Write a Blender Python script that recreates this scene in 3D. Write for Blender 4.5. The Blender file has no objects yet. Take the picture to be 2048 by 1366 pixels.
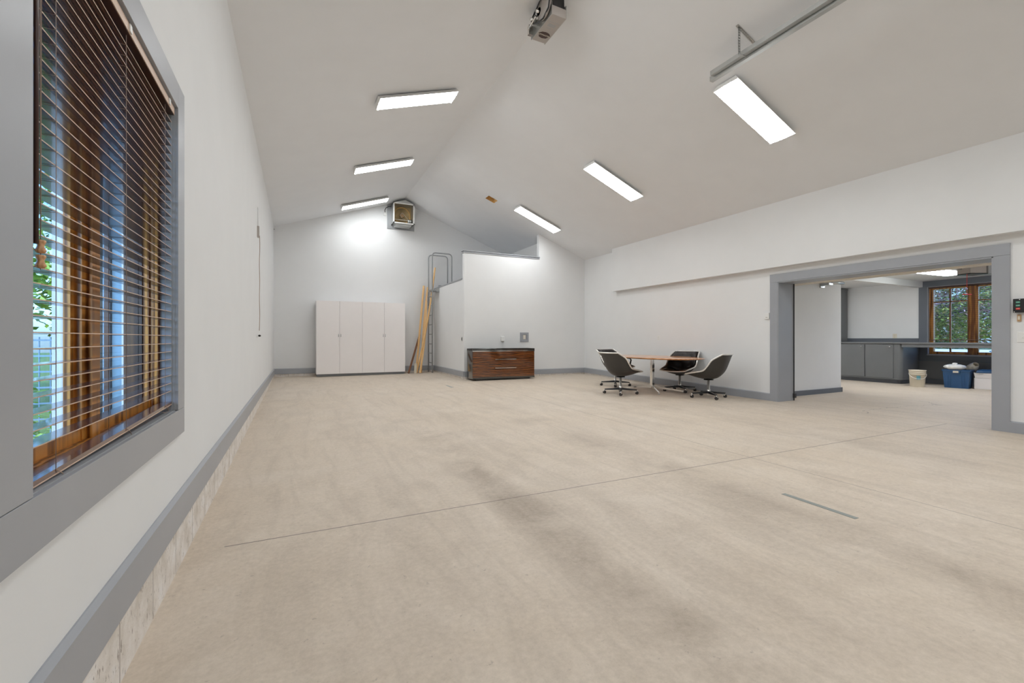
import bpy, bmesh, math, random
from mathutils import Vector, Matrix
random.seed(7)
S = bpy.context.scene
C = S.collection
PI = math.pi

# ---------------------------------------------------------------- camera, world, sun, exposure
EYE = 1.131
cd = bpy.data.cameras.new('camera'); cam = bpy.data.objects.new('camera', cd); C.objects.link(cam)
cam.location = (0, 0, EYE); cam.rotation_euler = (PI/2, 0, -math.radians(26.04))
cd.sensor_width = 36; cd.sensor_fit = 'HORIZONTAL'; cd.lens = 36*880/2048
cd.shift_y = -6/2048; cd.clip_start = .02; cd.clip_end = 300
S.camera = cam
LAMP = 22.5          # emission of the fluorescent lenses
SKY = 4.0
S.view_settings.view_transform = 'Standard'; S.view_settings.look = 'None'
S.view_settings.gamma = 1; S.view_settings.use_curve_mapping = False
S.view_settings.exposure = 0.0
w = bpy.data.worlds.new('world'); S.world = w; w.use_nodes = True
nt = w.node_tree; nt.nodes.clear()
out = nt.nodes.new('ShaderNodeOutputWorld'); bg = nt.nodes.new('ShaderNodeBackground')
sky = nt.nodes.new('ShaderNodeTexSky'); sky.sky_type = 'NISHITA'; sky.sun_disc = False
sky.sun_elevation = math.radians(38); sky.sun_rotation = math.radians(200); sky.air_density = 1.0; sky.dust_density = 1.5
bg.inputs[1].default_value = SKY*.16
tint = nt.nodes.new('ShaderNodeMix'); tint.data_type = 'RGBA'; tint.blend_type = 'MULTIPLY'; tint.inputs[0].default_value = 1
tint.inputs[7].default_value = (.48, .71, 1.12, 1); nt.links.new(sky.outputs[0], tint.inputs[6]); nt.links.new(tint.outputs[2], bg.inputs[0]); nt.links.new(bg.outputs[0], out.inputs[0])
sd = bpy.data.lights.new('sun', 'SUN'); so = bpy.data.objects.new('sun', sd); C.objects.link(so)
sd.energy = 3.0; sd.angle = math.radians(3); sd.color = (1, .95, .86)
so.rotation_euler = (math.radians(40), 0, 0)
S.cycles.max_bounces = 8; S.cycles.diffuse_bounces = 6; S.cycles.glossy_bounces = 4
S.cycles.transparent_max_bounces = 12
S.cycles.sample_clamp_indirect = 8
S.cycles.use_denoising = True

# ---------------------------------------------------------------- materials
def _m(name):
    m = bpy.data.materials.new(name); m.use_nodes = True
    t = m.node_tree; return m, t, t.nodes['Principled BSDF']
def N(t, kind, **k):
    n = t.nodes.new(kind)
    for a, b in k.items(): setattr(n, a, b)
    return n
def coords(t, sc=(1, 1, 1)):
    tc = N(t, 'ShaderNodeTexCoord'); mp = N(t, 'ShaderNodeMapping'); mp.inputs['Scale'].default_value = sc
    t.links.new(tc.outputs['Object'], mp.inputs[0]); return mp.outputs[0]
def noise(t, vec, s, det=4, rough=.55, dist=0):
    n = N(t, 'ShaderNodeTexNoise'); n.inputs['Scale'].default_value = s; n.inputs['Detail'].default_value = det
    n.inputs['Roughness'].default_value = rough; n.inputs['Distortion'].default_value = dist
    t.links.new(vec, n.inputs['Vector']); return n.outputs['Fac']
def ramp(t, fac, stops):
    r = N(t, 'ShaderNodeValToRGB'); e = r.color_ramp.elements
    while len(e) < len(stops): e.new(.5)
    for q, (p, c) in zip(e, stops): q.position = p; q.color = tuple(c) + (1,) if len(c) == 3 else c
    t.links.new(fac, r.inputs[0]); return r.outputs[0]
def mixc(t, fac, a, b, mode='MIX'):
    n = N(t, 'ShaderNodeMix', data_type='RGBA', blend_type=mode)
    for i, v in ((0, fac), (6, a), (7, b)):
        if hasattr(v, 'links'): t.links.new(v, n.inputs[i])
        elif i == 0: n.inputs[0].default_value = v
        else: n.inputs[i].default_value = tuple(v) + (1,)
    return n.outputs[2]
def mth(t, op, a, b=None, c=None):
    n = N(t, 'ShaderNodeMath', operation=op)
    for i, v in enumerate((a, b, c)):
        if v is None: continue
        if hasattr(v, 'links'): t.links.new(v, n.inputs[i])
        else: n.inputs[i].default_value = v
    return n.outputs[0]
def bump(t, b, h, strength=.2, dist=.01):
    n = N(t, 'ShaderNodeBump'); n.inputs['Strength'].default_value = strength; n.inputs['Distance'].default_value = dist
    t.links.new(h, n.inputs['Height']); t.links.new(n.outputs[0], b.inputs['Normal'])
def paint(name, col, rough=.6, var=.03, bs=.15, bscale=120, metal=0, coat=0):
    m, t, b = _m(name); v = coords(t)
    f = noise(t, v, 2.3, 3)
    lo = [c*(1-var) for c in col]; hi = [min(1, c*(1+var)) for c in col]
    t.links.new(ramp(t, f, [(.3, lo), (.7, hi)]), b.inputs['Base Color'])
    b.inputs['Roughness'].default_value = rough; b.inputs['Metallic'].default_value = metal
    if coat: b.inputs['Coat Weight'].default_value = coat; b.inputs['Coat Roughness'].default_value = .05
    if bs: bump(t, b, noise(t, v, bscale, 2), bs, .002)
    return m
def wood(name, dark, light, sc=(1, 1, 1), scale=6, rough=.4, coat=0, axis='X', dist=6, det=3):
    m, t, b = _m(name); v = coords(t, sc)
    wv = N(t, 'ShaderNodeTexWave', wave_type='BANDS', bands_direction=axis)
    wv.inputs['Scale'].default_value = scale; wv.inputs['Distortion'].default_value = dist
    wv.inputs['Detail'].default_value = det; wv.inputs['Detail Scale'].default_value = 1.2
    t.links.new(v, wv.inputs['Vector'])
    f2 = noise(t, v, scale*2.5, 5, .6)
    f = mth(t, 'ADD', mth(t, 'MULTIPLY', wv.outputs['Fac'], .6), mth(t, 'MULTIPLY', f2, .45))
    t.links.new(ramp(t, f, [(.25, dark), (.75, light)]), b.inputs['Base Color'])
    b.inputs['Roughness'].default_value = rough
    if coat: b.inputs['Coat Weight'].default_value = coat; b.inputs['Coat Roughness'].default_value = .04
    return m
def emis(name, col, s):
    m, t, b = _m(name); b.inputs['Base Color'].default_value = (.8, .8, .8, 1)
    b.inputs['Emission Color'].default_value = tuple(col)+(1,); b.inputs['Emission Strength'].default_value = s
    return m

M = {}
M['wall'] = paint('wall_paint', (.768, .775, .778), .75, .012, .12, 90)
M['ceiling'] = paint('ceiling_paint', (.80, .81, .825), .85, .012, .12, 90)
M['trim'] = paint('grey_trim_paint', (.345, .360, .388), .35, .03, .05, 60)
M['dtrim'] = paint('dark_grey_trim_paint', (.12, .135, .16), .4, .05, .05, 60)
M['cab'] = paint('grey_cabinet_paint', (.165, .172, .178), .4, .04, .04, 60)
M['white'] = paint('white_laminate', (.90, .865, .86), .35, .01, 0)
M['plastic'] = paint('white_plastic', (.8, .8, .78), .35, .01, 0)
M['cream'] = paint('cream_plastic', (.72, .66, .54), .4, .06, 0)
M['lampmetal'] = paint('white_enamel', (.8, .79, .77), .35, .01, 0)
M['galv'] = paint('galvanised_steel', (.52, .53, .52), .35, .12, .1, 40, metal=.85)
M['steel'] = paint('grey_steel', (.36, .37, .38), .45, .1, .05, 40, metal=.3)
M['chrome'] = paint('chrome', (.85, .83, .80), .12, .01, 0, metal=1)
M['satin'] = paint('polished_aluminium', (.88, .86, .82), .28, .01, 0, metal=.8)
M['black'] = paint('black_plastic', (.012, .012, .013), .35, .1, 0)
M['rubber'] = paint('black_rubber', (.03, .028, .028), .5, .1, 0)
M['shell'] = paint('dark_shell_plastic', (.040, .036, .032), .42, .08, .1, 200)
M['leather'] = paint('black_leather', (.018, .014, .013), .38, .15, .3, 90)
M['beige'] = paint('beige_door_panel', (.72, .66, .57), .5, .04, .05, 30)
M['greybox'] = paint('taupe_metal', (.42, .38, .35), .4, .03, 0)
M['blue'] = paint('blue_plastic', (.022, .085, .21), .35, .05, 0)
M['teal'] = paint('teal_label', (.12, .35, .42), .4, .3, 0)
M['red'] = paint('red_plastic', (.7, .04, .03), .35, .05, 0)
M['green'] = paint('green_plastic', (.06, .30, .20), .35, .05, 0)
M['brass'] = paint('aged_brass', (.50, .32, .17), .4, .2, 0, metal=.5)
M['cord'] = paint('tan_cord', (.36, .26, .20), .8, .1, .2, 200)
M['brownplastic'] = paint('dark_brown_stain', (.055, .022, .015), .3, .15, 0)
M['tape'] = paint('grey_tape', (.27, .29, .27), .5, .08, 0)
M['pine'] = wood('pine_boards', (.62, .34, .12), (.86, .58, .28), (1, 1, .12), 14, .5)
M['redwood'] = wood('brown_board', (.16, .06, .025), (.28, .12, .05), (1, 1, .12), 14, .5)
M['fir'] = wood('stained_fir', (.20, .060, .008), (.72, .31, .06), (1, 1, .06), 16, .32, dist=5)
M['table'] = wood('cherry_tabletop', (.55, .22, .07), (.74, .36, .15), (1, .15, 1), 5, .22, .4, dist=3)
M['rosewood'] = wood('glossy_rosewood', (.020, .007, .003), (.25, .085, .025), (.10, 1, 1), 9, .12, .8, axis='Z', dist=9, det=4)
M['ebony'] = paint('black_lacquer', (.035, .032, .028), .06, .1, 0, coat=1)
M['slat'] = wood('walnut_stain', (.070, .033, .026), (.15, .075, .055), (1, .1, 1), 30, .22, .5, dist=3)
M['slatedge'] = paint('slat_edge', (.62, .45, .34), .4, .08, 0)
M['tassel'] = wood('maple_tassel', (.50, .25, .11), (.72, .42, .22), (1, 1, .3), 40, .3)
M['hide'] = wood('gold_ply', (.55, .32, .10), (.78, .50, .20), (1, 1, 1), 12, .6)
M['siding'] = paint('exterior_blue_siding', (.16, .27, .37), .6, .2, .3, 30)
M['bark'] = paint('bark', (.05, .038, .03), .9, .3, .5, 20)
M['patina'] = paint('rusty_fan_metal', (.46, .34, .17), .5, .45, .2, 20, metal=.3)
def leafmat(name, stops):
    m, t, b = _m(name)
    g = N(t, 'ShaderNodeNewGeometry')
    t.links.new(ramp(t, g.outputs['Random Per Island'], stops), b.inputs['Base Color'])
    b.inputs['Roughness'].default_value = .5
    return m
M['leaf'] = leafmat('broad_leaves', [(0, (.06, .10, .012)), (.4, (.20, .27, .035)), (.7, (.38, .36, .06)), (.88, (.32, .14, .10)), (1, (.46, .34, .32))])
M['pinkleaf'] = leafmat('reddish_leaves', [(0, (.10, .08, .04)), (.4, (.28, .12, .12)), (.7, (.42, .29, .34)), (1, (.20, .24, .06))])
M['needle'] = leafmat('conifer_needles', [(0, (.02, .08, .06)), (.5, (.05, .16, .12)), (1, (.12, .28, .20))])
M['shrub'] = leafmat('shrub_leaves', [(0, (.10, .22, .03)), (.5, (.26, .46, .06)), (1, (.45, .62, .16))])

def concrete():
    m, t, b = _m('concrete_floor')
    tc = N(t, 'ShaderNodeTexCoord'); v = tc.outputs['Object']
    sp = N(t, 'ShaderNodeSeparateXYZ'); t.links.new(v, sp.inputs[0]); x, y = sp.outputs[0], sp.outputs[1]
    big = noise(t, v, .55, 5, .6, .6); mid = noise(t, v, 2.2, 6, .62, .8); fine = noise(t, v, 34, 8, .78)
    mp = N(t, 'ShaderNodeMapping'); mp.inputs['Scale'].default_value = (1.6, .28, 1); t.links.new(v, mp.inputs[0])
    streak = noise(t, mp.outputs[0], 3.0, 6, .65, 1.2)
    base = ramp(t, mid, [(.25, (.49, .41, .325)), (.5, (.625, .54, .445)), (.75, (.72, .64, .55))])
    base = mixc(t, mth(t, 'MULTIPLY', ramp(t, big, [(.35, (0, 0, 0)), (.7, (1, 1, 1))]), .55), base, (.66, .54, .40))
    base = mixc(t, mth(t, 'MULTIPLY', ramp(t, streak, [(.47, (0, 0, 0)), (.70, (1, 1, 1))]), .48), base, (.40, .335, .265))
    # dirty wheel paths along the room
    wob = mth(t, 'MULTIPLY', mth(t, 'SUBTRACT', noise(t, mp.outputs[0], 1.6, 4), .5), .75)
    tot = None
    for cx, wd, k in ((1.46, .17, 1.0), (2.98, .24, .85), (2.05, .14, .45), (.6, .12, .3), (5.6, .2, .45)):
        d = mth(t, 'ABSOLUTE', mth(t, 'ADD', mth(t, 'SUBTRACT', x, cx), wob))
        g = mth(t, 'SUBTRACT', 1, mth(t, 'DIVIDE', d, wd*1.9)); g = mth(t, 'MULTIPLY', mth(t, 'MAXIMUM', g, 0), k)
        tot = g if tot is None else mth(t, 'MAXIMUM', tot, g)
    patch = ramp(t, noise(t, v, 1.1, 5, .62, .5), [(.40, (0, 0, 0)), (.60, (1, 1, 1))])
    fade = ramp(t, mth(t, 'DIVIDE', mth(t, 'ADD', y, 5), 20), [(.0, (1, 1, 1)), (.42, (1, 1, 1)), (.66, (.1, .1, .1))])
    tot = mth(t, 'MULTIPLY', mth(t, 'MULTIPLY', tot, patch), fade)
    base = mixc(t, tot, base, (.285, .225, .165))
    spk = ramp(t, noise(t, v, 30, 3, .6), [(.27, (1, 1, 1)), (.33, (0, 0, 0))])
    base = mixc(t, mth(t, 'MULTIPLY', spk, .6), base, (.26, .21, .17))
    base = mixc(t, .36, base, ramp(t, fine, [(.3, (.42, .355, .285)), (.7, (.80, .70, .60))]))
    # saw-cut joints
    jy = mth(t, 'ABSOLUTE', mth(t, 'ADD', mth(t, 'SUBTRACT', y, 3.023), mth(t, 'MULTIPLY', x, .0405)))
    j1 = mth(t, 'MULTIPLY', mth(t, 'LESS_THAN', jy, .0048), mth(t, 'MULTIPLY', mth(t, 'GREATER_THAN', x, -.38), mth(t, 'LESS_THAN', x, 7.75)))
    jx = mth(t, 'ABSOLUTE', mth(t, 'SUBTRACT', x, 4.005))
    j2 = mth(t, 'LESS_THAN', jx, .0042)
    jd = mth(t, 'LESS_THAN', mth(t, 'ABSOLUTE', mth(t, 'SUBTRACT', x, mth(t, 'ADD', 7.75, mth(t, 'MULTIPLY', mth(t, 'SUBTRACT', noise(t, v, 3, 3), .5), .05)))), .006)
    jf = mth(t, 'MULTIPLY', mth(t, 'LESS_THAN', mth(t, 'ABSOLUTE', mth(t, 'SUBTRACT', y, 8.9)), .005), mth(t, 'LESS_THAN', x, 4.0))
    cy = mth(t, 'ADD', 3.72, mth(t, 'MULTIPLY', mth(t, 'SUBTRACT', noise(t, v, .8, 4, .6), .5), 1.3))
    ck = mth(t, 'MULTIPLY', mth(t, 'LESS_THAN', mth(t, 'ABSOLUTE', mth(t, 'SUBTRACT', y, cy)), .008), mth(t, 'MULTIPLY', mth(t, 'GREATER_THAN', x, 7.75), mth(t, 'LESS_THAN', x, 10.2)))
    j = mth(t, 'MAXIMUM', mth(t, 'MAXIMUM', j1, mth(t, 'MULTIPLY', j2, .75)), mth(t, 'MAXIMUM', mth(t, 'MULTIPLY', jd, .6), mth(t, 'MAXIMUM', mth(t, 'MULTIPLY', ck, .6), mth(t, 'MULTIPLY', jf, .2))))
    base = mixc(t, mth(t, 'MULTIPLY', j, .8), base, (.14, .11, .10))
    t.links.new(base, b.inputs['Base Color'])
    rr = mth(t, 'ADD', .42, mth(t, 'MULTIPLY', mid, .35)); t.links.new(rr, b.inputs['Roughness'])
    bump(t, b, mth(t, 'SUBTRACT', fine, mth(t, 'MULTIPLY', j, 2)), .12, .004)
    return m
M['floor'] = concrete()
def block():
    m, t, b = _m('painted_block'); v = coords(t)
    sp = N(t, 'ShaderNodeSeparateXYZ'); t.links.new(v, sp.inputs[0])
    fr = mth(t, 'FRACT', mth(t, 'DIVIDE', mth(t, 'ADD', mth(t, 'ADD', sp.outputs[0], sp.outputs[1]), .16), .40))
    jn = mth(t, 'LESS_THAN', fr, .018)
    mp = N(t, 'ShaderNodeMapping'); mp.inputs['Scale'].default_value = (1, 1, .35); t.links.new(v, mp.inputs[0])
    pit = ramp(t, noise(t, mp.outputs[0], 60, 4, .6), [(.34, (1, 1, 1)), (.39, (0, 0, 0))])
    c = ramp(t, noise(t, v, 7, 5, .6), [(.3, (.60, .54, .47)), (.55, (.76, .71, .66)), (.75, (.82, .80, .79))])
    c = mixc(t, mth(t, 'MULTIPLY', pit, .75), c, (.24, .19, .15)); c = mixc(t, mth(t, 'MULTIPLY', jn, .8), c, (.25, .21, .18))
    t.links.new(c, b.inputs['Base Color']); b.inputs['Roughness'].default_value = .8
    bump(t, b, mth(t, 'SUBTRACT', noise(t, v, 60, 4, .6), jn), .5, .004)
    return m
M['block'] = block()
def glass():
    m, t, b = _m('window_glass'); t.nodes.remove(b); o = t.nodes['Material Output']
    tr = N(t, 'ShaderNodeBsdfTransparent'); gl = N(t, 'ShaderNodeBsdfGlossy'); gl.inputs['Roughness'].default_value = .01
    tr.inputs[0].default_value = (.90, .95, .96, 1)
    lw = N(t, 'ShaderNodeLayerWeight'); lw.inputs[0].default_value = .5; mx = N(t, 'ShaderNodeMixShader')
    f = mth(t, 'ADD', .03, mth(t, 'MULTIPLY', mth(t, 'POWER', lw.outputs['Facing'], 5), .5))
    t.links.new(f, mx.inputs[0]); t.links.new(tr.outputs[0], mx.inputs[1]); t.links.new(gl.outputs[0], mx.inputs[2])
    t.links.new(mx.outputs[0], o.inputs[0]); return m
M['glass'] = glass()
def lens():
    m, t, b = _m('lit_diffuser'); v = coords(t)
    sp = N(t, 'ShaderNodeSeparateXYZ'); t.links.new(v, sp.inputs[0])
    s = mth(t, 'SINE', mth(t, 'MULTIPLY', sp.outputs[1], 2*PI/.105))
    e = mth(t, 'ADD', LAMP, mth(t, 'MULTIPLY', s, LAMP*.12))
    b.inputs['Base Color'].default_value = (.85, .85, .85, 1)
    b.inputs['Emission Color'].default_value = (.955, .985, 1, 1); t.links.new(e, b.inputs['Emission Strength'])
    return m
M['lens'] = lens()
M['lens2'] = emis('lit_diffuser_cool', (.95, .98, 1), 25)

# ---------------------------------------------------------------- mesh helpers
class MB:
    def __init__(s): s.b = bmesh.new(); s.mi = 0
    def _f(s, vs, smooth=False):
        try: f = s.b.faces.new(vs)
        except ValueError: return None
        f.material_index = s.mi; f.smooth = smooth; return f
    def box(s, x0, x1, y0, y1, z0, z1, mat=None):
        P = [Vector(p) for p in ((x0,y0,z0),(x1,y0,z0),(x1,y1,z0),(x0,y1,z0),(x0,y0,z1),(x1,y0,z1),(x1,y1,z1),(x0,y1,z1))]
        if mat: P = [mat @ p for p in P]
        v = [s.b.verts.new(p) for p in P]
        for q in ((3,2,1,0),(4,5,6,7),(0,1,5,4),(1,2,6,5),(2,3,7,6),(3,0,4,7)): s._f([v[i] for i in q])
        return s
    def prism(s, poly, d, mat=None):
        """poly: 3-D points of a planar outline; d: extrusion vector"""
        a = [Vector(p) for p in poly]; d = Vector(d)
        if mat: a = [mat @ p for p in a]; d = mat.to_3x3() @ d
        v0 = [s.b.verts.new(p) for p in a]; v1 = [s.b.verts.new(p+d) for p in a]; n = len(a)
        s._f(v0[::-1]); s._f(v1)
        for i in range(n): s._f([v0[i], v0[(i+1) % n], v1[(i+1) % n], v1[i]])
        return s
    def tube(s, pts, r, n=10, closed=False, rs=None, smooth=True):
        pts = [Vector(p) for p in pts]; rings = []; up = None; L = len(pts)
        for i, p in enumerate(pts):
            if closed: d = pts[(i+1) % L]-pts[i-1]
            else: d = pts[min(i+1, L-1)]-pts[max(i-1, 0)]
            d.normalize()
            if up is None: up = Vector((0, 0, 1)) if abs(d.z) < .9 else Vector((1, 0, 0))
            a = d.cross(up)
            if a.length < 1e-4: a = d.cross(Vector((0, 1, 0)))
            a.normalize(); b2 = a.cross(d).normalized(); up = b2
            rr = rs[i] if rs else r
            rings.append([s.b.verts.new(p+a*math.cos(2*PI*k/n)*rr+b2*math.sin(2*PI*k/n)*rr) for k in range(n)])
        for i in range(L if closed else L-1):
            A, B = rings[i], rings[(i+1) % L]
            for k in range(n): s._f([A[k], A[(k+1) % n], B[(k+1) % n], B[k]], smooth)
        if not closed: s._f(rings[0][::-1]); s._f(rings[-1])
        return s
    def lathe(s, prof, o=(0, 0, 0), n=32, mat=None, sx=1, sy=1, rib=None):
        o = Vector(o); rings = []
        for r, z in prof:
            ring = []
            for k in range(n):
                a = 2*PI*k/n; q = r*(rib(a, r) if rib else 1)
                p = Vector((q*math.cos(a)*sx, q*math.sin(a)*sy, z))
                if mat: p = mat @ p
                ring.append(s.b.verts.new(p+o))
            rings.append(ring)
        for A, B in zip(rings, rings[1:]):
            for k in range(n): s._f([A[k], A[(k+1) % n], B[(k+1) % n], B[k]], True)
        s._f(rings[0][::-1]); s._f(rings[-1]); return s
    def grid(s, P, smooth=True):
        V = [[s.b.verts.new(p) for p in row] for row in P]
        for i in range(len(V)-1):
            for j in range(len(V[0])-1): s._f([V[i][j], V[i][j+1], V[i+1][j+1], V[i+1][j]], smooth)
        return V
def obj(name, mb, mat, parent=None, loc=None, rot=None, bevel=0, merge=False, **tags):
    me = bpy.data.meshes.new(name)
    if merge: bmesh.ops.remove_doubles(mb.b, verts=mb.b.verts, dist=1e-5)
    bmesh.ops.recalc_face_normals(mb.b, faces=mb.b.faces)
    mb.b.to_mesh(me); mb.b.free()
    for q in (mat if isinstance(mat, (list, tuple)) else [mat]): me.materials.append(M[q])
    o = bpy.data.objects.new(name, me); C.objects.link(o)
    if parent: o.parent = parent
    if loc: o.location = loc
    if rot: o.rotation_euler = rot
    if bevel:
        md = o.modifiers.new('bevel', 'BEVEL'); md.width = bevel; md.segments = 2; md.limit_method = 'ANGLE'
    for k, v in tags.items(): o[k] = v
    return o
def thing(name, label, cat, loc=(0, 0, 0), rz=0, group=None, rot=None):
    o = bpy.data.objects.new(name, None); C.objects.link(o); o.empty_display_size = .1
    o.location = loc; o.rotation_euler = rot or (0, 0, rz); o['label'] = label; o['category'] = cat
    if group: o['group'] = group
    return o
def dup(root, loc=None, rot=None, label=None, group=None):
    def cp(o, par):
        c = o.copy(); C.objects.link(c)
        if par: c.parent = par
        for ch in list(o.children): cp(ch, c)
        return c
    r = cp(root, None)
    if loc is not None: r.location = loc
    if rot is not None: r.rotation_euler = rot
    if label: r['label'] = label
    if group: r['group'] = group
    return r
def st(name, mb, mat, parent=None, **k):
    o = obj(name, mb, mat, parent, **k)
    if not parent: o['kind'] = 'structure'
    return o
def text(name, s, size, parent, loc, rot, mat, depth=.0006):
    cu = bpy.data.curves.new(name, 'FONT'); cu.body = s; cu.size = size; cu.align_x = 'CENTER'; cu.align_y = 'CENTER'
    cu.extrude = depth; cu.materials.append(M[mat])
    q = bpy.data.objects.new(name, cu); C.objects.link(q); bpy.context.view_layer.update()
    me = bpy.data.meshes.new_from_object(q.evaluated_get(bpy.context.evaluated_depsgraph_get())); bpy.data.objects.remove(q)
    o = bpy.data.objects.new(name, me); C.objects.link(o); o.parent = parent; o.location = loc; o.rotation_euler = rot
    return o
def interp(x, xs, ys):
    if x <= xs[0]: return ys[0]
    for a, b, c, d in zip(xs, xs[1:], ys, ys[1:]):
        if x <= b: return c+(d-c)*(x-a)/(b-a)
    return ys[-1]

# ---------------------------------------------------------------- the room shell
XL, XR, YB, YF = -.571, 7.73, 13.67, -5.0
RX, RZ, SL, SR = 2.923, 5.356, .332, .391
def ceil_z(x): return RZ-SL*(RX-x) if x < RX else RZ-SR*(x-RX)
def fl(x, y):
    l = interp(y, [-5, 0, 2.8, 4.8, 8.8, 13.7], [-.13, -.105, -.088, -.06, .015, .08])
    r = interp(y, [0, 5, 6, 10.87, 13.7], [0, 0, .004, .086, .1])
    if x > XR: r *= max(0, 1-(x-XR)/.4); return r
    t = min(max((x-XL)/(XR-XL), 0), 1)
    return l*(1-t)+r*t
mb = MB(); xs = [XL-.25+i*.3 for i in range(52)]; ys = [YF-.3+j*.3 for j in range(65)]
top = mb.grid([[Vector((x, y, fl(x, y))) for x in xs] for y in ys])
st('floor', mb, 'floor')

# left wall with the window opening
WY0, WY1, WZ0, WZ1 = 1.414, 2.809, .758, 2.324
mb = MB(); xo = XL-.21
mb.box(xo, XL, YF, WY0, -.3, 4.3).box(xo, XL, WY1, YB+.2, -.3, 4.3).box(xo, XL, WY0, WY1, -.3, WZ0).box(xo, XL, WY0, WY1, WZ1, 4.3)
st('wall_left', mb, 'wall')
mb = MB(); DY0, DY1, DZ = 2.27, 4.98, 2.14
mb.box(XR, 8.14, YF, DY0, -.3, 3.6).box(XR, 8.14, DY1, YB+.2, -.3, 3.6).box(XR, 8.14, DY0, DY1, DZ, 3.6)
st('wall_right', mb, 'wall')
def gable(y0, y1):
    m_ = MB(); a = [(XL-.2, y0, -.3), (XR+.2, y0, -.3), (XR+.2, y0, ceil_z(XR)+.05), (RX, y0, RZ+.1), (XL-.2, y0, ceil_z(XL)+.05)]
    return m_.prism(a, (0, y1-y0, 0))
st('wall_back', gable(YB, YB+.2), 'wall')
st('wall_front', gable(YF-.2, YF), 'wall')
mb = MB()
e = .12
mb.prism([(XL-.25, YF-.2, ceil_z(XL)-SL*.25), (RX, YF-.2, RZ), (XR+.3, YF-.2, ceil_z(XR)-SR*.3), (XR+.3, YF-.2, ceil_z(XR)-SR*.3+e), (RX, YF-.2, RZ+e), (XL-.25, YF-.2, ceil_z(XL)-SL*.25+e)], (0, YB-YF+.4, 0))
ceiling = st('ceiling', mb, 'ceiling')
# hole in the ceiling, lined with golden plywood
hx0, hx1, hy0, hy1 = 4.40, 4.65, 10.35, 10.59
cut = MB(); cut.box(hx0, hx1, hy0, hy1, 4.4, 5.2)
co = obj('cutter', cut, 'ceiling'); md = ceiling.modifiers.new('hole', 'BOOLEAN'); md.object = co; md.operation = 'DIFFERENCE'; md.solver = 'EXACT'
dg = bpy.context.evaluated_depsgraph_get(); me = bpy.data.meshes.new_from_object(ceiling.evaluated_get(dg))
ceiling.modifiers.clear(); ceiling.data = me; bpy.data.objects.remove(co)
mb = MB(); a = ceil_z(4.525)
for xa in (hx0, hx1-.006): mb.box(xa, xa+.006, hy0, hy1, ceil_z(xa)+.002, a+.17)
for ya in (hy0, hy1-.006): mb.prism([(hx0, ya, ceil_z(hx0)+.002), (hx1, ya, ceil_z(hx1)+.002), (hx1, ya, a+.17), (hx0, ya, a+.17)], (0, .006, 0))
mb.box(hx0-.02, hx1+.02, hy0-.02, hy1+.02, a+.17, a+.20)
st('trim_1', mb, 'hide')
# closet with a loft on top
CX, CY = 3.92, 10.87
mb = MB(); mb.box(CX, CX+.12, CY+.12, YB, -.1, 2.70)
st('wall_loft_left', mb, 'wall')
mb = MB(); mb.box(CX, 6.163, CY, CY+.12, -.1, 3.376)
mb.prism([(6.163, CY, -.1), (XR, CY, -.1), (XR, CY, ceil_z(XR)+.02), (6.163, CY, ceil_z(6.163)+.02)], (0, .12, 0))
st('wall_loft_front', mb, 'wall')
mb = MB(); mb.prism([(6.46, CY+.12, 2.6), (6.58, CY+.12, 2.6), (6.58, CY+.12, ceil_z(6.58)+.01), (6.46, CY+.12, ceil_z(6.46)+.01)], (0, YB-CY-.12, 0))
st('wall_loft_right', mb, 'wall')
mb = MB(); mb.box(CX+.12, XR, CY+.12, YB, 2.48, 2.60)
st('floor_loft', mb, 'trim')
mb = MB(); mb.box(CX-.02, 6.175, CY-.018, CY+.14, 3.376, 3.398).box(CX-.01, 6.17, CY-.008, CY+.13, 3.398, 3.420).box(CX-.035, 6.18, CY-.03, CY+.15, 3.420, 3.441)
st('trim_2', mb, 'trim')
mb = MB(); mb.box(CX-.015, CX+.135, CY+.14, YB, 2.70, 2.722).box(CX-.005, CX+.125, CY+.14, YB, 2.68, 2.70)
st('trim_3', mb, 'trim')
mb = MB(); mb.box(CX+.14, 4.62, YB-.03, YB, 2.60, 2.83)
st('baseboard_loft', mb, 'trim')
# dropped soffit over the opening
mb = MB(); mb.prism([(7.59, -5, 2.392), (XR+.02, -5, 2.392), (XR+.02, -5, 3.52), (7.59, -5, ceil_z(7.59)+.01)], (0, 14.425, 0))
st('wall_soffit', mb, 'wall')

# baseboards: a grey board with a bevelled top over bare painted block
def bb(name, p0, p1, z0, z1, h, nrm, mat='trim', t=.022):
    p0, p1, n_ = Vector((*p0, 0)), Vector((*p1, 0)), Vector((*nrm, 0)); m_ = MB(); P = []
    for p, z in ((p0, z0), (p1, z1)):
        P.append([p+Vector((0, 0, z-h)), p+n_*t+Vector((0, 0, z-h)), p+n_*t+Vector((0, 0, z-.014)), p+n_*t*.25+Vector((0, 0, z)), p+Vector((0, 0, z))])
    v = [[m_.b.verts.new(q) for q in r_] for r_ in P]
    m_._f(v[0]); m_._f(v[1][::-1])
    for i in range(5): m_._f([v[0][i], v[0][(i+1) % 5], v[1][(i+1) % 5], v[1][i]])
    return st(name, m_, mat)
bb('baseboard_left', (XL, YF), (XL, YB), .322, .306, .165, (1, 0))
bb('baseboard_back', (XL, YB), (CX, YB), .303, .283, .15, (0, -1))
bb('baseboard_loft_left', (CX, YB), (CX, CY), .283, .274, .15, (-1, 0))
bb('baseboard_loft_front', (CX, CY), (XR, CY), .272, .264, .145, (0, -1))
bb('baseboard_right', (XR, CY), (XR, 5.12), .266, .136, .15, (-1, 0))
bb('baseboard_right_near', (XR, 2.13), (XR, YF), .136, .136, .15, (-1, 0))
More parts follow.
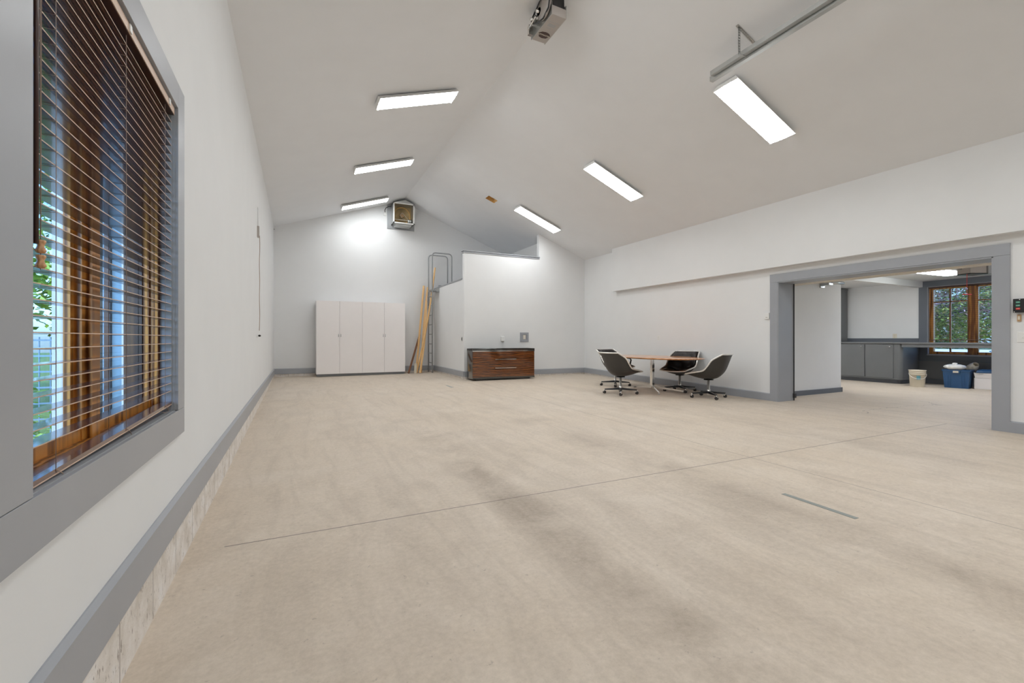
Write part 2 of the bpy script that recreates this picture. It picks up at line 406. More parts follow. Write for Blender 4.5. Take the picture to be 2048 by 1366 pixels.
mb = MB(); mb.box(XL, XL+.008, YF, YB, -.25, .20); mb.box(XL, CX, YB-.006, YB, -.05, .17); mb.box(CX-.006, CX, CY, YB, -.05, .16)
mb.box(CX-.006, XR, CY-.006, CY, -.05, .16); mb.box(XR-.006, XR, 6, CY, -.05, .13)
st('wall_footing', mb, 'block')

# casing and jamb of the wide opening to the next bay
mb = MB(); x0 = XR-.02
mb.box(x0, XR, 4.98, 5.12, -.02, 2.14).box(x0, XR, 2.128, 2.27, -.02, 2.14).box(x0-.002, XR, 2.128, 5.12, 2.142, 2.283)
st('trim_4', mb, 'trim')
mb = MB(); mb.box(x0+.004, 8.15, 4.965, 4.98, -.02, 2.14).box(x0+.004, 8.15, 2.27, 2.285, -.02, 2.14).box(x0+.004, 8.15, 2.27, 4.98, 2.125, 2.14)
mb.box(8.15, 8.158, 4.955, 5.0, 0, 2.14)
st('trim_5', mb, 'trim')
mb = MB(); mb.box(8.145, 8.155, 4.948, 4.965, 0, 2.125).box(8.13, 8.18, 4.93, 4.965, .05, .13)
obj('weather_strip', mb, 'rubber', label='thin black rubber weather strip down the left jamb of the wide opening', category='weather strip')

# ---------------------------------------------------------------- next bay
X2 = 14.3
V0, V1, U0, U1 = 1.6, 5.378, .73, 2.432      # window opening in the far wall (y, z)
mb = MB(); mb.box(X2, X2+.16, -1.5, V0, -.2, 2.6).box(X2, X2+.16, V1, 9.2, -.2, 2.6).box(X2, X2+.16, V0, V1, -.2, U0).box(X2, X2+.16, V0, V1, U1, 2.6)
st('wall_far', mb, 'wall')
mb = MB(); mb.box(8.14, 10.38, 5.33, 5.45, -.1, 2.58); st('wall_stub', mb, 'wall')
mb = MB(); mb.box(8.14, X2, 8.6, 8.75, -.1, 2.6); st('wall_bay_left', mb, 'wall')
mb = MB(); mb.box(8.14, X2, -1.6, -1.5, -.1, 2.6); st('wall_bay_right', mb, 'wall')
mb = MB(); mb.box(8.14, X2+.1, -1.6, 8.7, 2.575, 2.65); st('ceiling_bay', mb, 'wall')
mb = MB(); mb.box(8.14, X2, 5.463, 5.60, 2.43, 2.576); st('wall_beam', mb, 'wall')
mb = MB(); mb.box(8.15, 10.395, 5.308, 5.33, -.01, .096).box(10.38, 10.402, 5.308, 5.47, -.01, .096)
st('baseboard_stub', mb, 'dtrim')
mb = MB(); mb.box(8.16, 8.54, -.6, 5.30, 2.135, 2.19).box(8.30, 8.34, -.6, 5.30, 2.13, 2.136).box(8.48, 8.52, -.6, 5.30, 2.13, 2.136).box(8.16, 8.2, -.6, 5.3, 2.19, 2.575)
st('trim_6', mb, 'beige')
# grey boards round the big window
mb = MB(); xi = X2-.018
mb.box(xi, X2, V1, 5.544, .56, 2.575).box(xi, X2, V0-.15, V1, U1, 2.575).box(xi, X2, V0-.15, V1, .565, U0).box(xi, X2, V0-.15, V0, U0, U1)
mb.box(xi-.004, X2, 5.544, 8.6, 1.03, 1.137)
st('trim_7', mb, 'dtrim')
mb = MB(); mb.box(xi, X2, -1.5, 5.544, -.01, .125); st('baseboard_far', mb, 'dtrim')
mb = MB(); mb.box(X2-.004, X2, -1.5, 5.544, .12, .57); st('wall_below_window', mb, 'cab')

# window 2: painted jamb liner, stained fir sashes with muntins
w2 = MB(); xg = X2+.13
w2.box(X2-.01, X2+.16, V1-.012, V1, U0, U1).box(X2-.03, X2+.16, V0, V1, U0-.02, U0+.012).box(X2-.01, X2+.16, V0, V1, U1-.012, U1)
win2 = st('window_2', w2, 'trim')
mb = MB()
def unit2(a, b_):   # one sash between y=a (right) and y=b_ (left)
    mb.box(xg-.03, xg+.03, a, a+.055, U0+.01, U1-.01).box(xg-.03, xg+.03, b_-.055, b_, U0+.01, U1-.01)
    mb.box(xg-.03, xg+.03, a, b_, U0+.01, U0+.075).box(xg-.03, xg+.03, a, b_, U1-.075, U1-.01)
unit2(4.60, 5.366); unit2(3.75, 4.54); unit2(2.90, 3.70)
mb.box(xg-.055, xg+.04, 4.50, 4.66, U0, U1).box(xg-.055, xg+.04, 3.68, 3.78, U0, U1).box(xg-.05, xg+.04, 5.29, 5.366, U0, U1)
obj('sash_frame', mb, 'fir', win2)
mb = MB()
for a, b_ in ((4.66, 5.31), (3.78, 4.50), (2.95, 3.68)):
    mb.box(xg-.018, xg+.018, (a+b_)/2-.014, (a+b_)/2+.014, U0+.05, U1-.05).box(xg-.018, xg+.018, a, b_, 2.02, 2.05)
obj('muntin', mb, 'fir', win2)
mb = MB(); mb.box(xg+.004, xg+.010, V0, V1-.02, U0+.03, U1-.03); obj('pane', mb, 'glass', win2)

# ---------------------------------------------------------------- window 1 in the left wall
w1 = MB(); t_ = .018
w1.box(XL, XL+t_, 1.269, WY0, WZ0+.002, WZ1+.131).box(XL, XL+t_, WY1, 2.949, WZ0+.002, WZ1+.131)
w1.box(XL, XL+t_, 1.16, 2.949, .6235, WZ0).box(XL, XL+t_, WY0, WY1, WZ1, WZ1+.131)
win1 = st('window_1', w1, 'trim', bevel=.0015)
mb = MB(); xj = -.628; e_ = .003
mb.box(xj, XL+.004, WY1-e_, WY1+.012, WZ0, WZ1).box(xj, XL+.004, WY0-.012, WY0+e_, WZ0, WZ1).box(xj, XL+.004, WY0, WY1, WZ0-.012, WZ0+e_).box(xj, XL+.004, WY0, WY1, WZ1-e_, WZ1+.012)
mb.box(xj, -.580, WY1-.009, WY1-e_, WZ0+e_, WZ1-e_)
obj('jamb', mb, 'trim', win1)
mb = MB()
x0, x1 = -.712, -.630
mb.box(-.688, x1, WY1-.030, WY1-.001, WZ0, WZ1).box(-.688, -.664, WY1-.042, WY1-.030, WZ0, WZ1)      # far jamb and stile
mb.box(x0, x1, WY0+.001, WY0+.032, WZ0, WZ1).box(x0, x1, WY0, WY1, WZ0, WZ0+.028).box(x0, x1, WY0, WY1, WZ1-.028, WZ1)
mb.box(x0, x1-.03, WY0, WY1, WZ0+.028, WZ0+.068).box(x0, x1-.03, WY0, WY1, WZ1-.07, WZ1-.028)
obj('frame', mb, 'fir', win1)
mb = MB()
mb.box(-.694, -.641, 2.019, 2.087, WZ0+.02, WZ1-.02).box(-.694, -.657, 1.985, 2.019, WZ0+.02, WZ1-.02).box(-.694, -.676, 1.955, 1.985, WZ0+.02, WZ1-.02)
mb.box(x0-.01, -.665, 2.087, 2.13, WZ0+.02, WZ1-.02)
obj('mullion', mb, 'fir', win1)
mb = MB(); mb.box(-.705, -.701, WY0+.02, 1.95, WZ0+.05, WZ1-.05).box(-.705, -.701, 2.11, WY1-.05, WZ0+.05, WZ1-.05)
obj('pane', mb, 'glass', win1)
mb = MB(); mb.box(-.722, -.695, 1.957, 2.12, WZ0+.02, WZ1-.02)
obj('outer_stop', mb, 'plastic', win1)
mb = MB(); mb.box(-.76, -.689, WY1-.05, WY1-.001, WZ0, WZ1); obj('outer_stop', mb, 'brownplastic', win1)
mb = MB(); mb.box(-.76, -.712, 2.30, 2.345, WZ0, WZ1); obj('outer_stop', mb, 'siding', win1)

# wood blind hanging in window 1
bl = thing('window_blind', 'dark walnut-stained wood venetian blind lowered in the big left window', 'blind', (-.603, 2.111, WZ1))
HL = .686
mb = MB(); mb.box(-.012, .034, -HL, HL, -.046, -.004); mb.mi = 1; mb.box(.034, .0365, -HL, HL, -.043, -.008)
obj('headrail', mb, ['brownplastic', 'slatedge'], bl)
sm = MB(); sm.box(-.0245, .024, -HL, HL-.004, -.0014, .0014); sm.mi = 1; sm.box(.024, .0247, -HL, HL-.004, -.0014, .0014)
z = 2.240-WZ1; first = None; k = 0
while z > .835-WZ1:
    if first is None: first = obj('slat', sm, ['slat', 'slatedge'], bl, loc=(0, 0, z))
    else:
        s_ = first.copy(); C.objects.link(s_); s_.location = (0, 0, z+random.uniform(-.0008, .0008)); s_.rotation_euler = (0, random.uniform(-.01, .01), 0)
    z -= .0405; k += 1
mb = MB(); mb.box(-.025, .025, -HL, HL, 0, .017)
mb.mi = 1; mb.box(.025, .0256, -HL, HL, .001, .005)
obj('bottom_rail', mb, ['slat', 'slatedge'], bl, bevel=.001, loc=(0, 0, .777-WZ1), rot=(.020, 0, 0))
for i, y in enumerate((-.523, .015, .559)):
    mb = MB(); zb = .792+.020*y-WZ1
    for x in (-.0255, .0255): mb.tube([(x, y, -.05), (x, y+.001, -.8), (x, y, zb)], .0010, 5)
    zz = 2.2366-WZ1
    while zz > .83-WZ1: mb.tube([(-.0255, y, zz), (.0255, y, zz)], .0007, 4); zz -= .0405
    mb.tube([(.0255, y, zb), (.031, y+.02, zb-.015), (.031, y+.04, zb-.032), (.024, y+.02, zb-.038), (.012, y, zb-.029)], .0012, 5)
    obj('ladder_cord', mb, 'cord', bl)
for y in (.015, .582):
    mb = MB(); mb.box(.0365, .041, y-.012, y+.012, -.038, -.010); obj('valance_clip', mb, 'plastic', bl)
mb = MB(); mb.tube([(.034, -.643, -.03), (.033, -.643, 1.362-WZ1)], .0055, 8); mb.tube([(.026, -.643, -.02), (.034, -.643, -.035)], .003, 6)
obj('tilt_wand', mb, 'brownplastic', bl)
mb = MB(); mb.tube([(.034, -.628, -.03), (.034, -.625, -.5), (.034, -.6235, 1.37-WZ1)], .0010, 5).tube([(.034, -.619, -.03), (.034, -.620, -.5), (.034, -.6235, 1.30-WZ1)], .0010, 5)
obj('lift_cord', mb, 'cord', bl)
mb = MB(); mb.tube([(-.005, -.60, 1.1-WZ1), (-.005, -.60, .81-WZ1)], .0012, 5); obj('lift_cord', mb, 'cord', bl)
for zt in (1.342, 1.305):
    mb = MB(); mb.lathe([(.004, .033), (.0095, .0315), (.010, .027), (.0065, .019), (.0078, .013), (.0105, .008), (.0105, .004), (.007, .0), (.002, -.001)], n=20)
    obj('cord_tassel', mb, 'tassel', bl, loc=(.034, -.6235, zt-WZ1))

# open blind in window 2
b2 = thing('window_blind', 'thin-slatted wood blind hanging open in the far workbench window', 'blind', (X2+.045, 4.1, U1))
mb = MB(); mb.box(-.03, .03, -1.0, 1.255, -.05, -.002); obj('headrail', mb, 'brownplastic', b2)
sm = MB(); sm.box(-.025, .025, -1.0, 1.25, -.0014, .0014); f2 = None; z = -.09
while z > 1.13-U1:
    if f2 is None: f2 = obj('slat', sm, 'slat', b2, loc=(0, 0, z))
    else: s_ = f2.copy(); C.objects.link(s_); s_.location = (0, 0, z)
    z -= .046
mb = MB(); mb.box(-.028, .028, -1.0, 1.25, 1.088-U1, 1.104-U1); obj('bottom_rail', mb, 'slat', b2)
for y in (-.4, .33, .55, 1.12):
    for x in (-.027, .027): mb = MB(); mb.tube([(x, y, -.05), (x, y, 1.1-U1)], .0012, 4); obj('ladder_cord', mb, 'cord', b2)

# ---------------------------------------------------------------- fluorescent fixtures
def make_light(label, group):
    t = thing('fluorescent_light', label, 'light fixture', (0, 0, 0), group=group)
    L, W_ = .635, .19
    prof = lambda w0, z0, w1, z1: [(-L, -w0, z0), (-L, -w1, z1), (-L, w1, z1), (-L, w0, z0)]
    m_ = MB(); m_.prism([(-L, -W_*.72, 0), (-L, -W_, -.058), (-L, -W_+.008, -.062), (-L, -W_*.7, -.02), (-L, W_*.7, -.02), (-L, W_-.008, -.062), (-L, W_, -.058), (-L, W_*.72, 0)], (2*L, 0, 0))
    obj('housing', m_, 'lampmetal', t)
    for s_ in (-1, 1):
        m_ = MB(); m_.prism([(s_*L, -W_*.74, .001), (s_*L, -W_-.004, -.066), (s_*L, W_+.004, -.066), (s_*L, W_*.74, .001)], (s_*.008, 0, 0)); obj('end_cap', m_, 'lampmetal', t)
    m_ = MB(); n_ = 10; P = []
    for x in (-L+.004, L-.004):
        P.append([Vector((x, -W_+.012+(2*W_-.024)*i/n_, -.060-.018*math.sin(PI*i/n_))) for i in range(n_+1)])
    m_.grid(P); obj('lens', m_, 'lens', t)
    for s_ in (-1, 1):
        for i in range(6):
            m_ = MB(); yy = -.15+.06*i; xx = s_*(L-.012); m_.box(xx-.004, xx+.004, yy-.006, yy+.006, -.087, -.070); obj('lamp_holder', m_, 'steel', t)
    return t
g = 'fluorescent fixtures on the sloping ceiling'
L0 = None
def putlight(side, y, label):
    global L0
    if side == 'R': x = 5.655; ang = math.atan(SR); rot = (0, ang, 0)
    else: x = 1.69; ang = -math.atan(SL); rot = (0, ang, 0)
    z = ceil_z(x)-.016
    if L0 is None: L0 = make_light(label, g); L0.location = (x, y, z); L0.rotation_euler = rot
    else: dup(L0, (x, y, z), rot, label)
putlight('R', 3.95, 'large bright fluorescent fixture on right ceiling slope, nearest the camera beneath the steel track')
putlight('R', 6.95, 'fluorescent fixture on right ceiling slope, middle of the three there')
putlight('R', 10.02, 'fluorescent fixture on right ceiling slope above the loft, farthest on that slope')
putlight('L', 6.87, 'fluorescent fixture on left ceiling slope, nearest of the three in view')
putlight('L', 9.84, 'fluorescent fixture on left ceiling slope, middle of the three there')
putlight('L', 12.80, 'fluorescent fixture on left ceiling slope beside the exhaust fan, farthest away')
for side, y in (('R', .95), ('R', -2.05), ('L', 3.9), ('L', .9), ('L', -2.1)):
    putlight(side, y, 'fluorescent fixture on the %s slope, %s' % ({'R': 'right', 'L': 'left'}[side], {.95: 'just above the camera', -2.05: 'last one behind the camera', 3.9: 'just ahead of the camera above the frame', .9: 'straight above the camera', -2.1: 'rearmost above the garage doors'}[y]))
t = thing('fluorescent_light', 'white wrap fluorescent fixture on the low ceiling of the next bay', 'light fixture', (12.15, 4.38, 2.572), rot=(0, 0, -.06))
mb = MB(); mb.box(-.61, .61, -.2, .2, -.03, 0); obj('housing', mb, 'lampmetal', t)
mb = MB(); mb.prism([(-.60, -.19, -.03), (-.60, -.15, -.075), (-.60, .15, -.075), (-.60, .19, -.03)], (1.2, 0, 0)); obj('lens', mb, 'lens2', t)
t2 = dup(t, (10.6, 1.2, 2.572), (0, 0, PI/2), 'white wrap fluorescent fixture hidden from view in the next bay')
dup(t, (11.5, 7.3, 2.57), (0, 0, PI/2), 'white wrap fluorescent fixture behind the stub wall of the next bay')

# ---------------------------------------------------------------- wardrobe
wy = 13.12; t = thing('wardrobe', 'white four-door storage wardrobe standing against the back wall', 'wardrobe', (1.679, wy, .085))
W2 = 1.207; H = 2.085
mb = MB(); mb.box(-W2, W2, .02, .52, .065, H); obj('body', mb, 'white', t)
mb = MB(); mb.box(-W2+.01, W2-.01, .03, .5, 0, .065); obj('plinth', mb, 'cab', t)
xs_ = [-W2, -.609, -.011, .599, W2]
for i in range(4):
    mb = MB(); mb.box(xs_[i]+.003, xs_[i+1]-.003, 0, .019, .066, H); d = obj('door', mb, 'white', t)
    hx = xs_[i+1]-.03 if i % 2 == 0 else xs_[i]+.03
    mb = MB(); mb.tube([(hx, 0, 1.095), (hx, -.022, 1.10), (hx, -.022, 1.165), (hx, 0, 1.17)], .006, 6); obj('handle', mb, 'steel', d)

# ---------------------------------------------------------------- drawer chest
ang = math.atan2(10.269-10.339, 5.685-3.951)
t = thing('drawer_chest', 'low glossy rosewood and black lacquer two-drawer chest in front of the loft wall', 'chest', (3.951, 10.335, .062), ang)
Wc = 1.735; Hc = .81; D = .46
mb = MB(); mb.box(.14, Wc-.12, .06, D-.02, .0, .042); obj('plinth', mb, 'black', t)
mb = MB(); mb.box(0, Wc, .02, D, .042, Hc); obj('body', mb, 'ebony', t)
mb = MB(); mb.box(.0, Wc, -.002, D+.005, Hc-.05, Hc); obj('top', mb, 'ebony', t, bevel=.002)
mb = MB(); mb.box(.002, Wc-.002, -.004, .02, Hc-.072, Hc-.051); obj('metal_strip', mb, 'chrome', t)
mb = MB(); mb.box(.002, Wc-.002, -.001, .02, .042, .085); obj('base_rail', mb, 'ebony', t)
for z0, z1, hz in ((.086, .408, .312), (.412, Hc-.075, .535)):
    mb = MB(); mb.box(.005, Wc-.008, 0, .02, z0, z1); d = obj('drawer', mb, 'rosewood', t)
    mb = MB(); mb.box(.60, 1.19, -.032, -.022, hz-.009, hz+.009).box(.62, .635, -.024, .001, hz-.007, hz+.007).box(1.155, 1.17, -.024, .001, hz-.007, hz+.007)
    obj('handle', mb, 'chrome', d)

# ---------------------------------------------------------------- ladder to the loft
t = thing('loft_ladder', 'grey steel fixed ladder with looped handrails rising to the loft', 'ladder', (3.70, 13.315, .085))
for s_ in (-1, 1):
    y = s_*.213; r_ = .10; zt = 3.66; P = [(0, y, 0), (0, y, zt-r_)]
    for k in range(1, 7): a = PI/2*k/6; P.append((r_-r_*math.cos(a), y, zt-r_+r_*math.sin(a)))
    for k in range(0, 7): a = PI/2*k/6; P.append((.62-r_+r_*math.sin(a), y, zt-r_+r_*math.cos(a)))
    P.append((.62, y, 2.52))
    mb = MB(); mb.tube(P, .019, 8); obj('rail', mb, 'steel', t)
for z in (.30, .595, .88, 1.175, 1.47, 1.76, 2.05, 2.34, 2.54):
    mb = MB(); mb.tube([(0, -.213, z), (0, .213, z)], .013, 8); obj('rung', mb, 'steel', t)
mb = MB(); mb.box(.0, .218, -.20, .20, 2.50, 2.53).box(.12, .218, -.225, -.20, 2.47, 2.60); obj('bracket', mb, 'steel', t)

# ---------------------------------------------------------------- leaning boards
def board(name, p0, p1, w_, th, mat, label, tw=0, bend=0):
    p0, p1 = Vector(p0), Vector(p1); d = p1-p0; L = d.length; q = d.to_track_quat('Z', 'Y')
    m_ = MB(); n_ = 8; V = []
    for i in range(n_+1):
        u = i/n_; b_ = bend*math.sin(PI*u)
        V.append([m_.b.verts.new((a*w_/2+b_, c*th/2, u*L)) for a, c in ((-1, -1), (1, -1), (1, 1), (-1, 1))])
    for i in range(n_):
        for k in range(4): m_._f([V[i][k], V[i][(k+1) % 4], V[i+1][(k+1) % 4], V[i+1][k]])
    m_._f(V[0][::-1]); m_._f(V[-1])
    o = obj(name, m_, mat, loc=p0); o.rotation_mode = 'QUATERNION'
    from mathutils import Quaternion
    o.rotation_quaternion = q @ Quaternion((0, 0, 1), tw)
    o['label'] = label; o['category'] = 'board'; o['group'] = 'boards leaning in the corner by the ladder'
    return o
zf = .086
board('lumber_board', (3.00, 13.20, zf+.005), (3.44, 13.60, 1.25), .05, .03, 'redwood', 'short reddish brown board leaning lowest, beside the wardrobe', .3)
board('lumber_board', (3.235, 13.22, zf+.01), (3.56, 13.57, 2.78), .055, .022, 'pine', 'long pale pine board leaning left of the ladder, its top left of the rails', .2)
board('lumber_board', (3.225, 13.12, zf+.01), (3.90, 13.50, 3.36), .050, .022, 'pine', 'tallest pine board, leaning across behind the ladder above the loft edge', .1, -.07)
board('lumber_board', (3.31, 13.06, zf+.01), (3.60, 13.42, 2.30), .055, .022, 'pine', 'bowed pine board in front of the others, crossing behind the ladder', .2, -.05)
board('lumber_board', (3.37, 13.14, zf+.01), (3.68, 13.56, 2.74), .045, .022, 'pine', 'rightmost pine board leaning closest to the ladder', .2, .03)
mb = MB(); mb.box(-.03, .03, -.02, .02, 0, .30); obj('lumber_offcut', mb, 'cream', loc=(3.16, 13.02, zf+.004), rot=(-.05, .06, .2), label='short pale whitewashed wood offcut standing at the foot of the boards', category='board')

# ---------------------------------------------------------------- exhaust fan in the gable
fy = 13.67
t = thing('exhaust_fan', 'large belt-driven exhaust fan in an open galvanised box high in the gable', 'fan', (2.87, fy, 4.45))
mb = MB(); mb.prism([(-.41, -.03, .02), (.41, -.03, .02), (.41, -.03, .72), (.05, -.03, .86), (-.30, -.03, .77), (-.41, -.03, .735)], (0, .03, 0)); obj('back_board', mb, 'steel', t)
mb = MB(); y0, y1 = -.42, -.03
mb.box(-.30, -.28, y0, y1, .12, .72).box(.29, .31, y0, y1, .12, .72).box(-.30, .31, y0, y1, .12, .14).box(-.30, .31, y0, y1, .70, .72).box(-.28, .29, -.07, -.03, .14, .70)
obj('hood', mb, 'galv', t)
mb = MB()
for b_ in ((-.31, -.275, .11, .73), (.285, .32, .11, .73), (-.31, .32, .11, .145), (-.31, .32, .695, .73)): mb.box(b_[0], b_[1], y0-.012, y0, b_[2], b_[3])
obj('rim', mb, 'plastic', t)
mb = MB(); mb.box(-.28, .29, -.10, -.07, .14, .70); obj('back_plate', mb, 'patina', t)
mb = MB(); rr = [(.24*math.cos(a), -.16, .42+.24*math.sin(a)) for a in [2*PI*i/28 for i in range(28)]]
mb.tube(rr, .014, 6, closed=True); mb.tube([(-.24, -.16, .42), (-.24, -.16, .16)], .012, 6).tube([(.24, -.16, .42), (.24, -.16, .16)], .012, 6)
obj('shroud_ring', mb, 'hide', t)
for i in range(5):
    a = 2*PI*i/5+.3; q = Matrix.Translation((0, -.14, .42)) @ Matrix.Rotation(a, 4, 'Y') @ Matrix.Rotation(.45, 4, 'Z')
    mb = MB(); mb.prism([(.03, 0, -.035), (.20, 0, -.075), (.22, 0, .05), (.04, 0, .035)], (0, .006, 0), q); obj('blade', mb, 'patina', t)
mb = MB(); mb.lathe([(.002, -.03), (.07, -.03), (.075, .0), (.045, .02), (.002, .025)], (0, -.18, .42), 20, Matrix.Rotation(PI/2, 4, 'X')); obj('pulley', mb, 'brass', t)
mb = MB(); mb.tube([(.17, -.20, .26), (.27, -.20, .26)], .055, 12); mb.box(.14, .28, -.24, -.09, .15, .19); obj('motor', mb, 'galv', t)
mb = MB(); mb.tube([(.005, -.21, .49), (.19, -.21, .29), (.17, -.21, .24), (-.02, -.21, .35), (-.07, -.21, .42), (0, -.21, .49)], .006, 5); mb.box(-.24, .24, -.20, -.17, .27, .29); obj('drive_belt', mb, 'cream', t)
mb = MB(); mb.box(-.24, .22, y0+.02, -.1, .05, .115); obj('lower_tray', mb, 'galv', t)
mb = MB(); mb.prism([(-.28, y0, .73), (.31, y0, .73), (.05, y0, .83)], (0, .3, 0)); obj('top_cap', mb, 'galv', t)
t = thing('outlet_box', 'small white outlet box on back wall with black cord to the exhaust fan', 'outlet', (2.39, fy, 4.90))
mb = MB(); mb.box(-.04, .04, -.045, 0, -.05, .06); obj('box', mb, 'plastic', t)
mb = MB(); mb.tube([(.0, -.045, .04), (-.01, -.06, .10), (.02, -.08, .17), (.09, -.10, .21), (.17, -.10, .235)], .011, 6); obj('power_cord', mb, 'black', t)

# ---------------------------------------------------------------- pull-cord switch on the left wall
t = thing('pull_cord', 'long wall-hung pull cord with beige box on top and black handle below', 'pull cord', (XL, 8.10, 2.75))
mb = MB(); mb.box(0, .03, -.045, .045, 0, .17); obj('box', mb, 'greybox', t)
mb = MB(); mb.tube([(.012, -.02, .17), (.012, -.02, .47)], .006, 6).tube([(.012, .02, .17), (.012, .02, .47)], .006, 6); obj('conduit', mb, 'wall', t)
P = [(.034+.003*math.sin(i*1.3), -.02+.012*math.sin(i*.9), -i*.115) for i in range(14)]
mb = MB(); mb.tube([(.034, -.02, .02)]+P, .0045, 5); obj('cord', mb, 'cord', t)
mb = MB(); mb.tube([(.034, -.07, -1.575), (.034, .05, -1.575)], .017, 8); obj('handle', mb, 'black', t)
mb = MB(); mb.tube([(0, 0, 0), (.025, 0, 0)], .012, 8)
obj('wall_hook', mb, 'steel', loc=(XL, 13.58, 4.10), label='tiny grey metal hook high on left wall in the far corner', category='hook')

# ---------------------------------------------------------------- wall plates
def plate(name, label, cat, loc, nrm, w_=.07, h=.115, mat='plastic', kind='outlet'):
    t = thing(name, label, cat, loc, {'-y': 0, '-x': -PI/2}[nrm])      # local -y faces the room
    m_ = MB(); m_.box(-w_/2, w_/2, -.006, 0, -h/2, h/2); obj('cover_plate', m_, mat, t, bevel=.002)
    if kind == 'outlet':
        for z in (-.022, .022):
            m_ = MB(); m_.box(-.017, .017, -.009, -.006, z-.014, z+.014); s_ = obj('socket', m_, mat, t)
            m_ = MB(); m_.box(-.008, -.005, -.0096, -.009, z-.006, z+.006).box(.005, .008, -.0096, -.009, z-.006, z+.006); obj('slot', m_, 'black', s_)
    elif kind == 'toggle':
        m_ = MB(); m_.box(-.005, .005, -.024, -.006, -.004, .012); obj('toggle', m_, mat, t)
    elif kind == 'dimmer':
        m_ = MB(); m_.lathe([(.016, 0), (.015, .012), (.013, .014)], (0, -.006, .0), 20, Matrix.Rotation(PI/2, 4, 'X')); obj('knob', m_, mat, t)
    return t
plate('wall_outlet', 'white wall outlet above and behind the oval table', 'outlet', (XR, 7.88, 1.14), '-x')
t = plate('wall_outlet', 'steel wall outlet with black insert on the left side of the loft closet', 'outlet', (CX, 11.03, 1.118), '-x', mat='galv')
mb = MB(); mb.box(-.022, .022, -.012, -.006, -.035, .035); obj('insert', mb, 'black', t)
t = thing('plug_in_device', 'small white plug-in box on the loft wall above the drawer chest', 'plug', (5.02, CY, 1.10))
mb = MB(); mb.box(-.05, .05, -.035, 0, -.04, .085); obj('case', mb, 'plastic', t, bevel=.006)
mb = MB(); mb.box(-.02, .03, -.03, 0, -.06, -.04); obj('plug', mb, 'greybox', t)
t = thing('framed_outlet', 'cream outlet in a square grey frame on the wall above the chest', 'outlet', (5.69, CY, 1.17))
mb = MB(); a = .13; b_ = .075
for q in ((-a, a, b_, a), (-a, a, -a, -b_), (-a, -b_, -b_, b_), (b_, a, -b_, b_)): mb.box(q[0], q[1], -.022, 0, q[2], q[3])
obj('frame', mb, 'trim', t, bevel=.002)
mb = MB(); mb.box(-b_, b_, -.006, 0, -b_, b_); obj('back_panel', mb, 'trim', t)
mb = MB(); mb.box(-.036, .036, -.014, -.006, -.058, .058); obj('cover_plate', mb, 'cream', t)
mb = MB(); mb.box(-.014, .014, -.018, -.014, .008, .036).box(-.014, .014, -.018, -.014, -.036, -.008); obj('socket', mb, 'plastic', t)
t = thing('thermostat', 'square white thermostat on the wall left of the wide opening', 'thermostat', (XR, 5.178, 1.54), -PI/2)
mb = MB(); mb.box(-.042, .042, -.026, 0, -.055, .055); obj('case', mb, 'plastic', t, bevel=.004)
mb = MB(); mb.box(-.02, .02, -.0275, -.026, -.03, -.02); obj('lever_slot', mb, 'greybox', t)
t = thing('door_control_station', 'black three-button door control with green and red buttons right of opening', 'switch', (XR, 2.045, 1.52), -PI/2)
mb = MB(); mb.box(-.048, .048, -.06, 0, -.082, .082); obj('case', mb, 'black', t, bevel=.004)
for z, m_n, tx in ((.040, 'green', 'OPEN'), (.002, 'green', 'CLOSE'), (-.036, 'red', 'STOP')):
    mb = MB(); mb.box(-.022, .012, -.068, -.06, z-.0105, z+.0105); b_ = obj('button', mb, m_n, t, bevel=.002)
    text('button_text', tx, .0095, b_, (-.005, -.0685, z), (PI/2, 0, 0), 'plastic')
for x, z in ((.008, .072), (-.036, -.072)):
    mb = MB(); mb.lathe([(.006, 0), (.005, .003)], (x, -.060, z), 12, Matrix.Rotation(PI/2, 4, 'X')); obj('screw', mb, 'chrome', t)
t = thing('push_button', 'small tan door-bell style push button below the black control box', 'button', (XR, 2.055, 1.375), -PI/2)
mb = MB(); mb.box(-.017, .017, -.014, 0, -.042, .042); obj('case', mb, 'brass', t, bevel=.004)
mb = MB(); mb.box(-.009, .009, -.019, -.014, -.020, .022); obj('button', mb, 'cream', t, bevel=.002)
plate('light_switch', 'white wall switch plate at the right edge, below the push button', 'switch', (XR, 2.015, 1.148), '-x', w_=.115, h=.125, kind='dimmer')
plate('wall_outlet', 'cream wall outlet above the workbench backsplash in the next bay', 'outlet', (X2, 6.05, 1.19), '-x', mat='cream', w_=.09, h=.13)

# ---------------------------------------------------------------- ceiling-hung door opener
t = thing('door_opener', 'grey box garage door operator with black badge, pulleys and chain hung from the ridge', 'door opener', (2.83, 4.75, 5.0))
mb = MB(); mb.box(-.10, .10, -.25, .25, 0, .11); obj('control_box', mb, 'greybox', t, bevel=.002)
mb = MB(); mb.prism([(-.085, .10, -.002), (-.05, .065, -.002), (.0, .055, -.002), (.05, .065, -.002), (.085, .10, -.002), (.05, .16, -.002), (0, .172, -.002), (-.05, .16, -.002)], (0, 0, .002)); bd = obj('badge', mb, 'brownplastic', t)
text('badge_text', 'LIFTMASTER', .030, bd, (0, .113, -.0026), (PI, 0, 0), 'cream')
mb = MB()
for k in range(4): mb.box(-.05, .05, -.10+.014*k, -.092+.014*k, -.001, 0)
mb.box(-.045, .03, -.02, -.014, -.001, 0).box(-.07, .07, -.135, -.130, -.001, 0)
obj('data_plate', mb, 'steel', t)
for x in (-.10, .10):
    mb = MB(); mb.box(x-.003, x+.003, -.25, .27, .0, .16); obj('side_frame', mb, 'galv', t)
mb = MB(); mb.box(-.085, .085, -.24, .16, .11, .15).box(-.07, .09, -.22, -.16, .15, .25); obj('motor', mb, 'black', t)
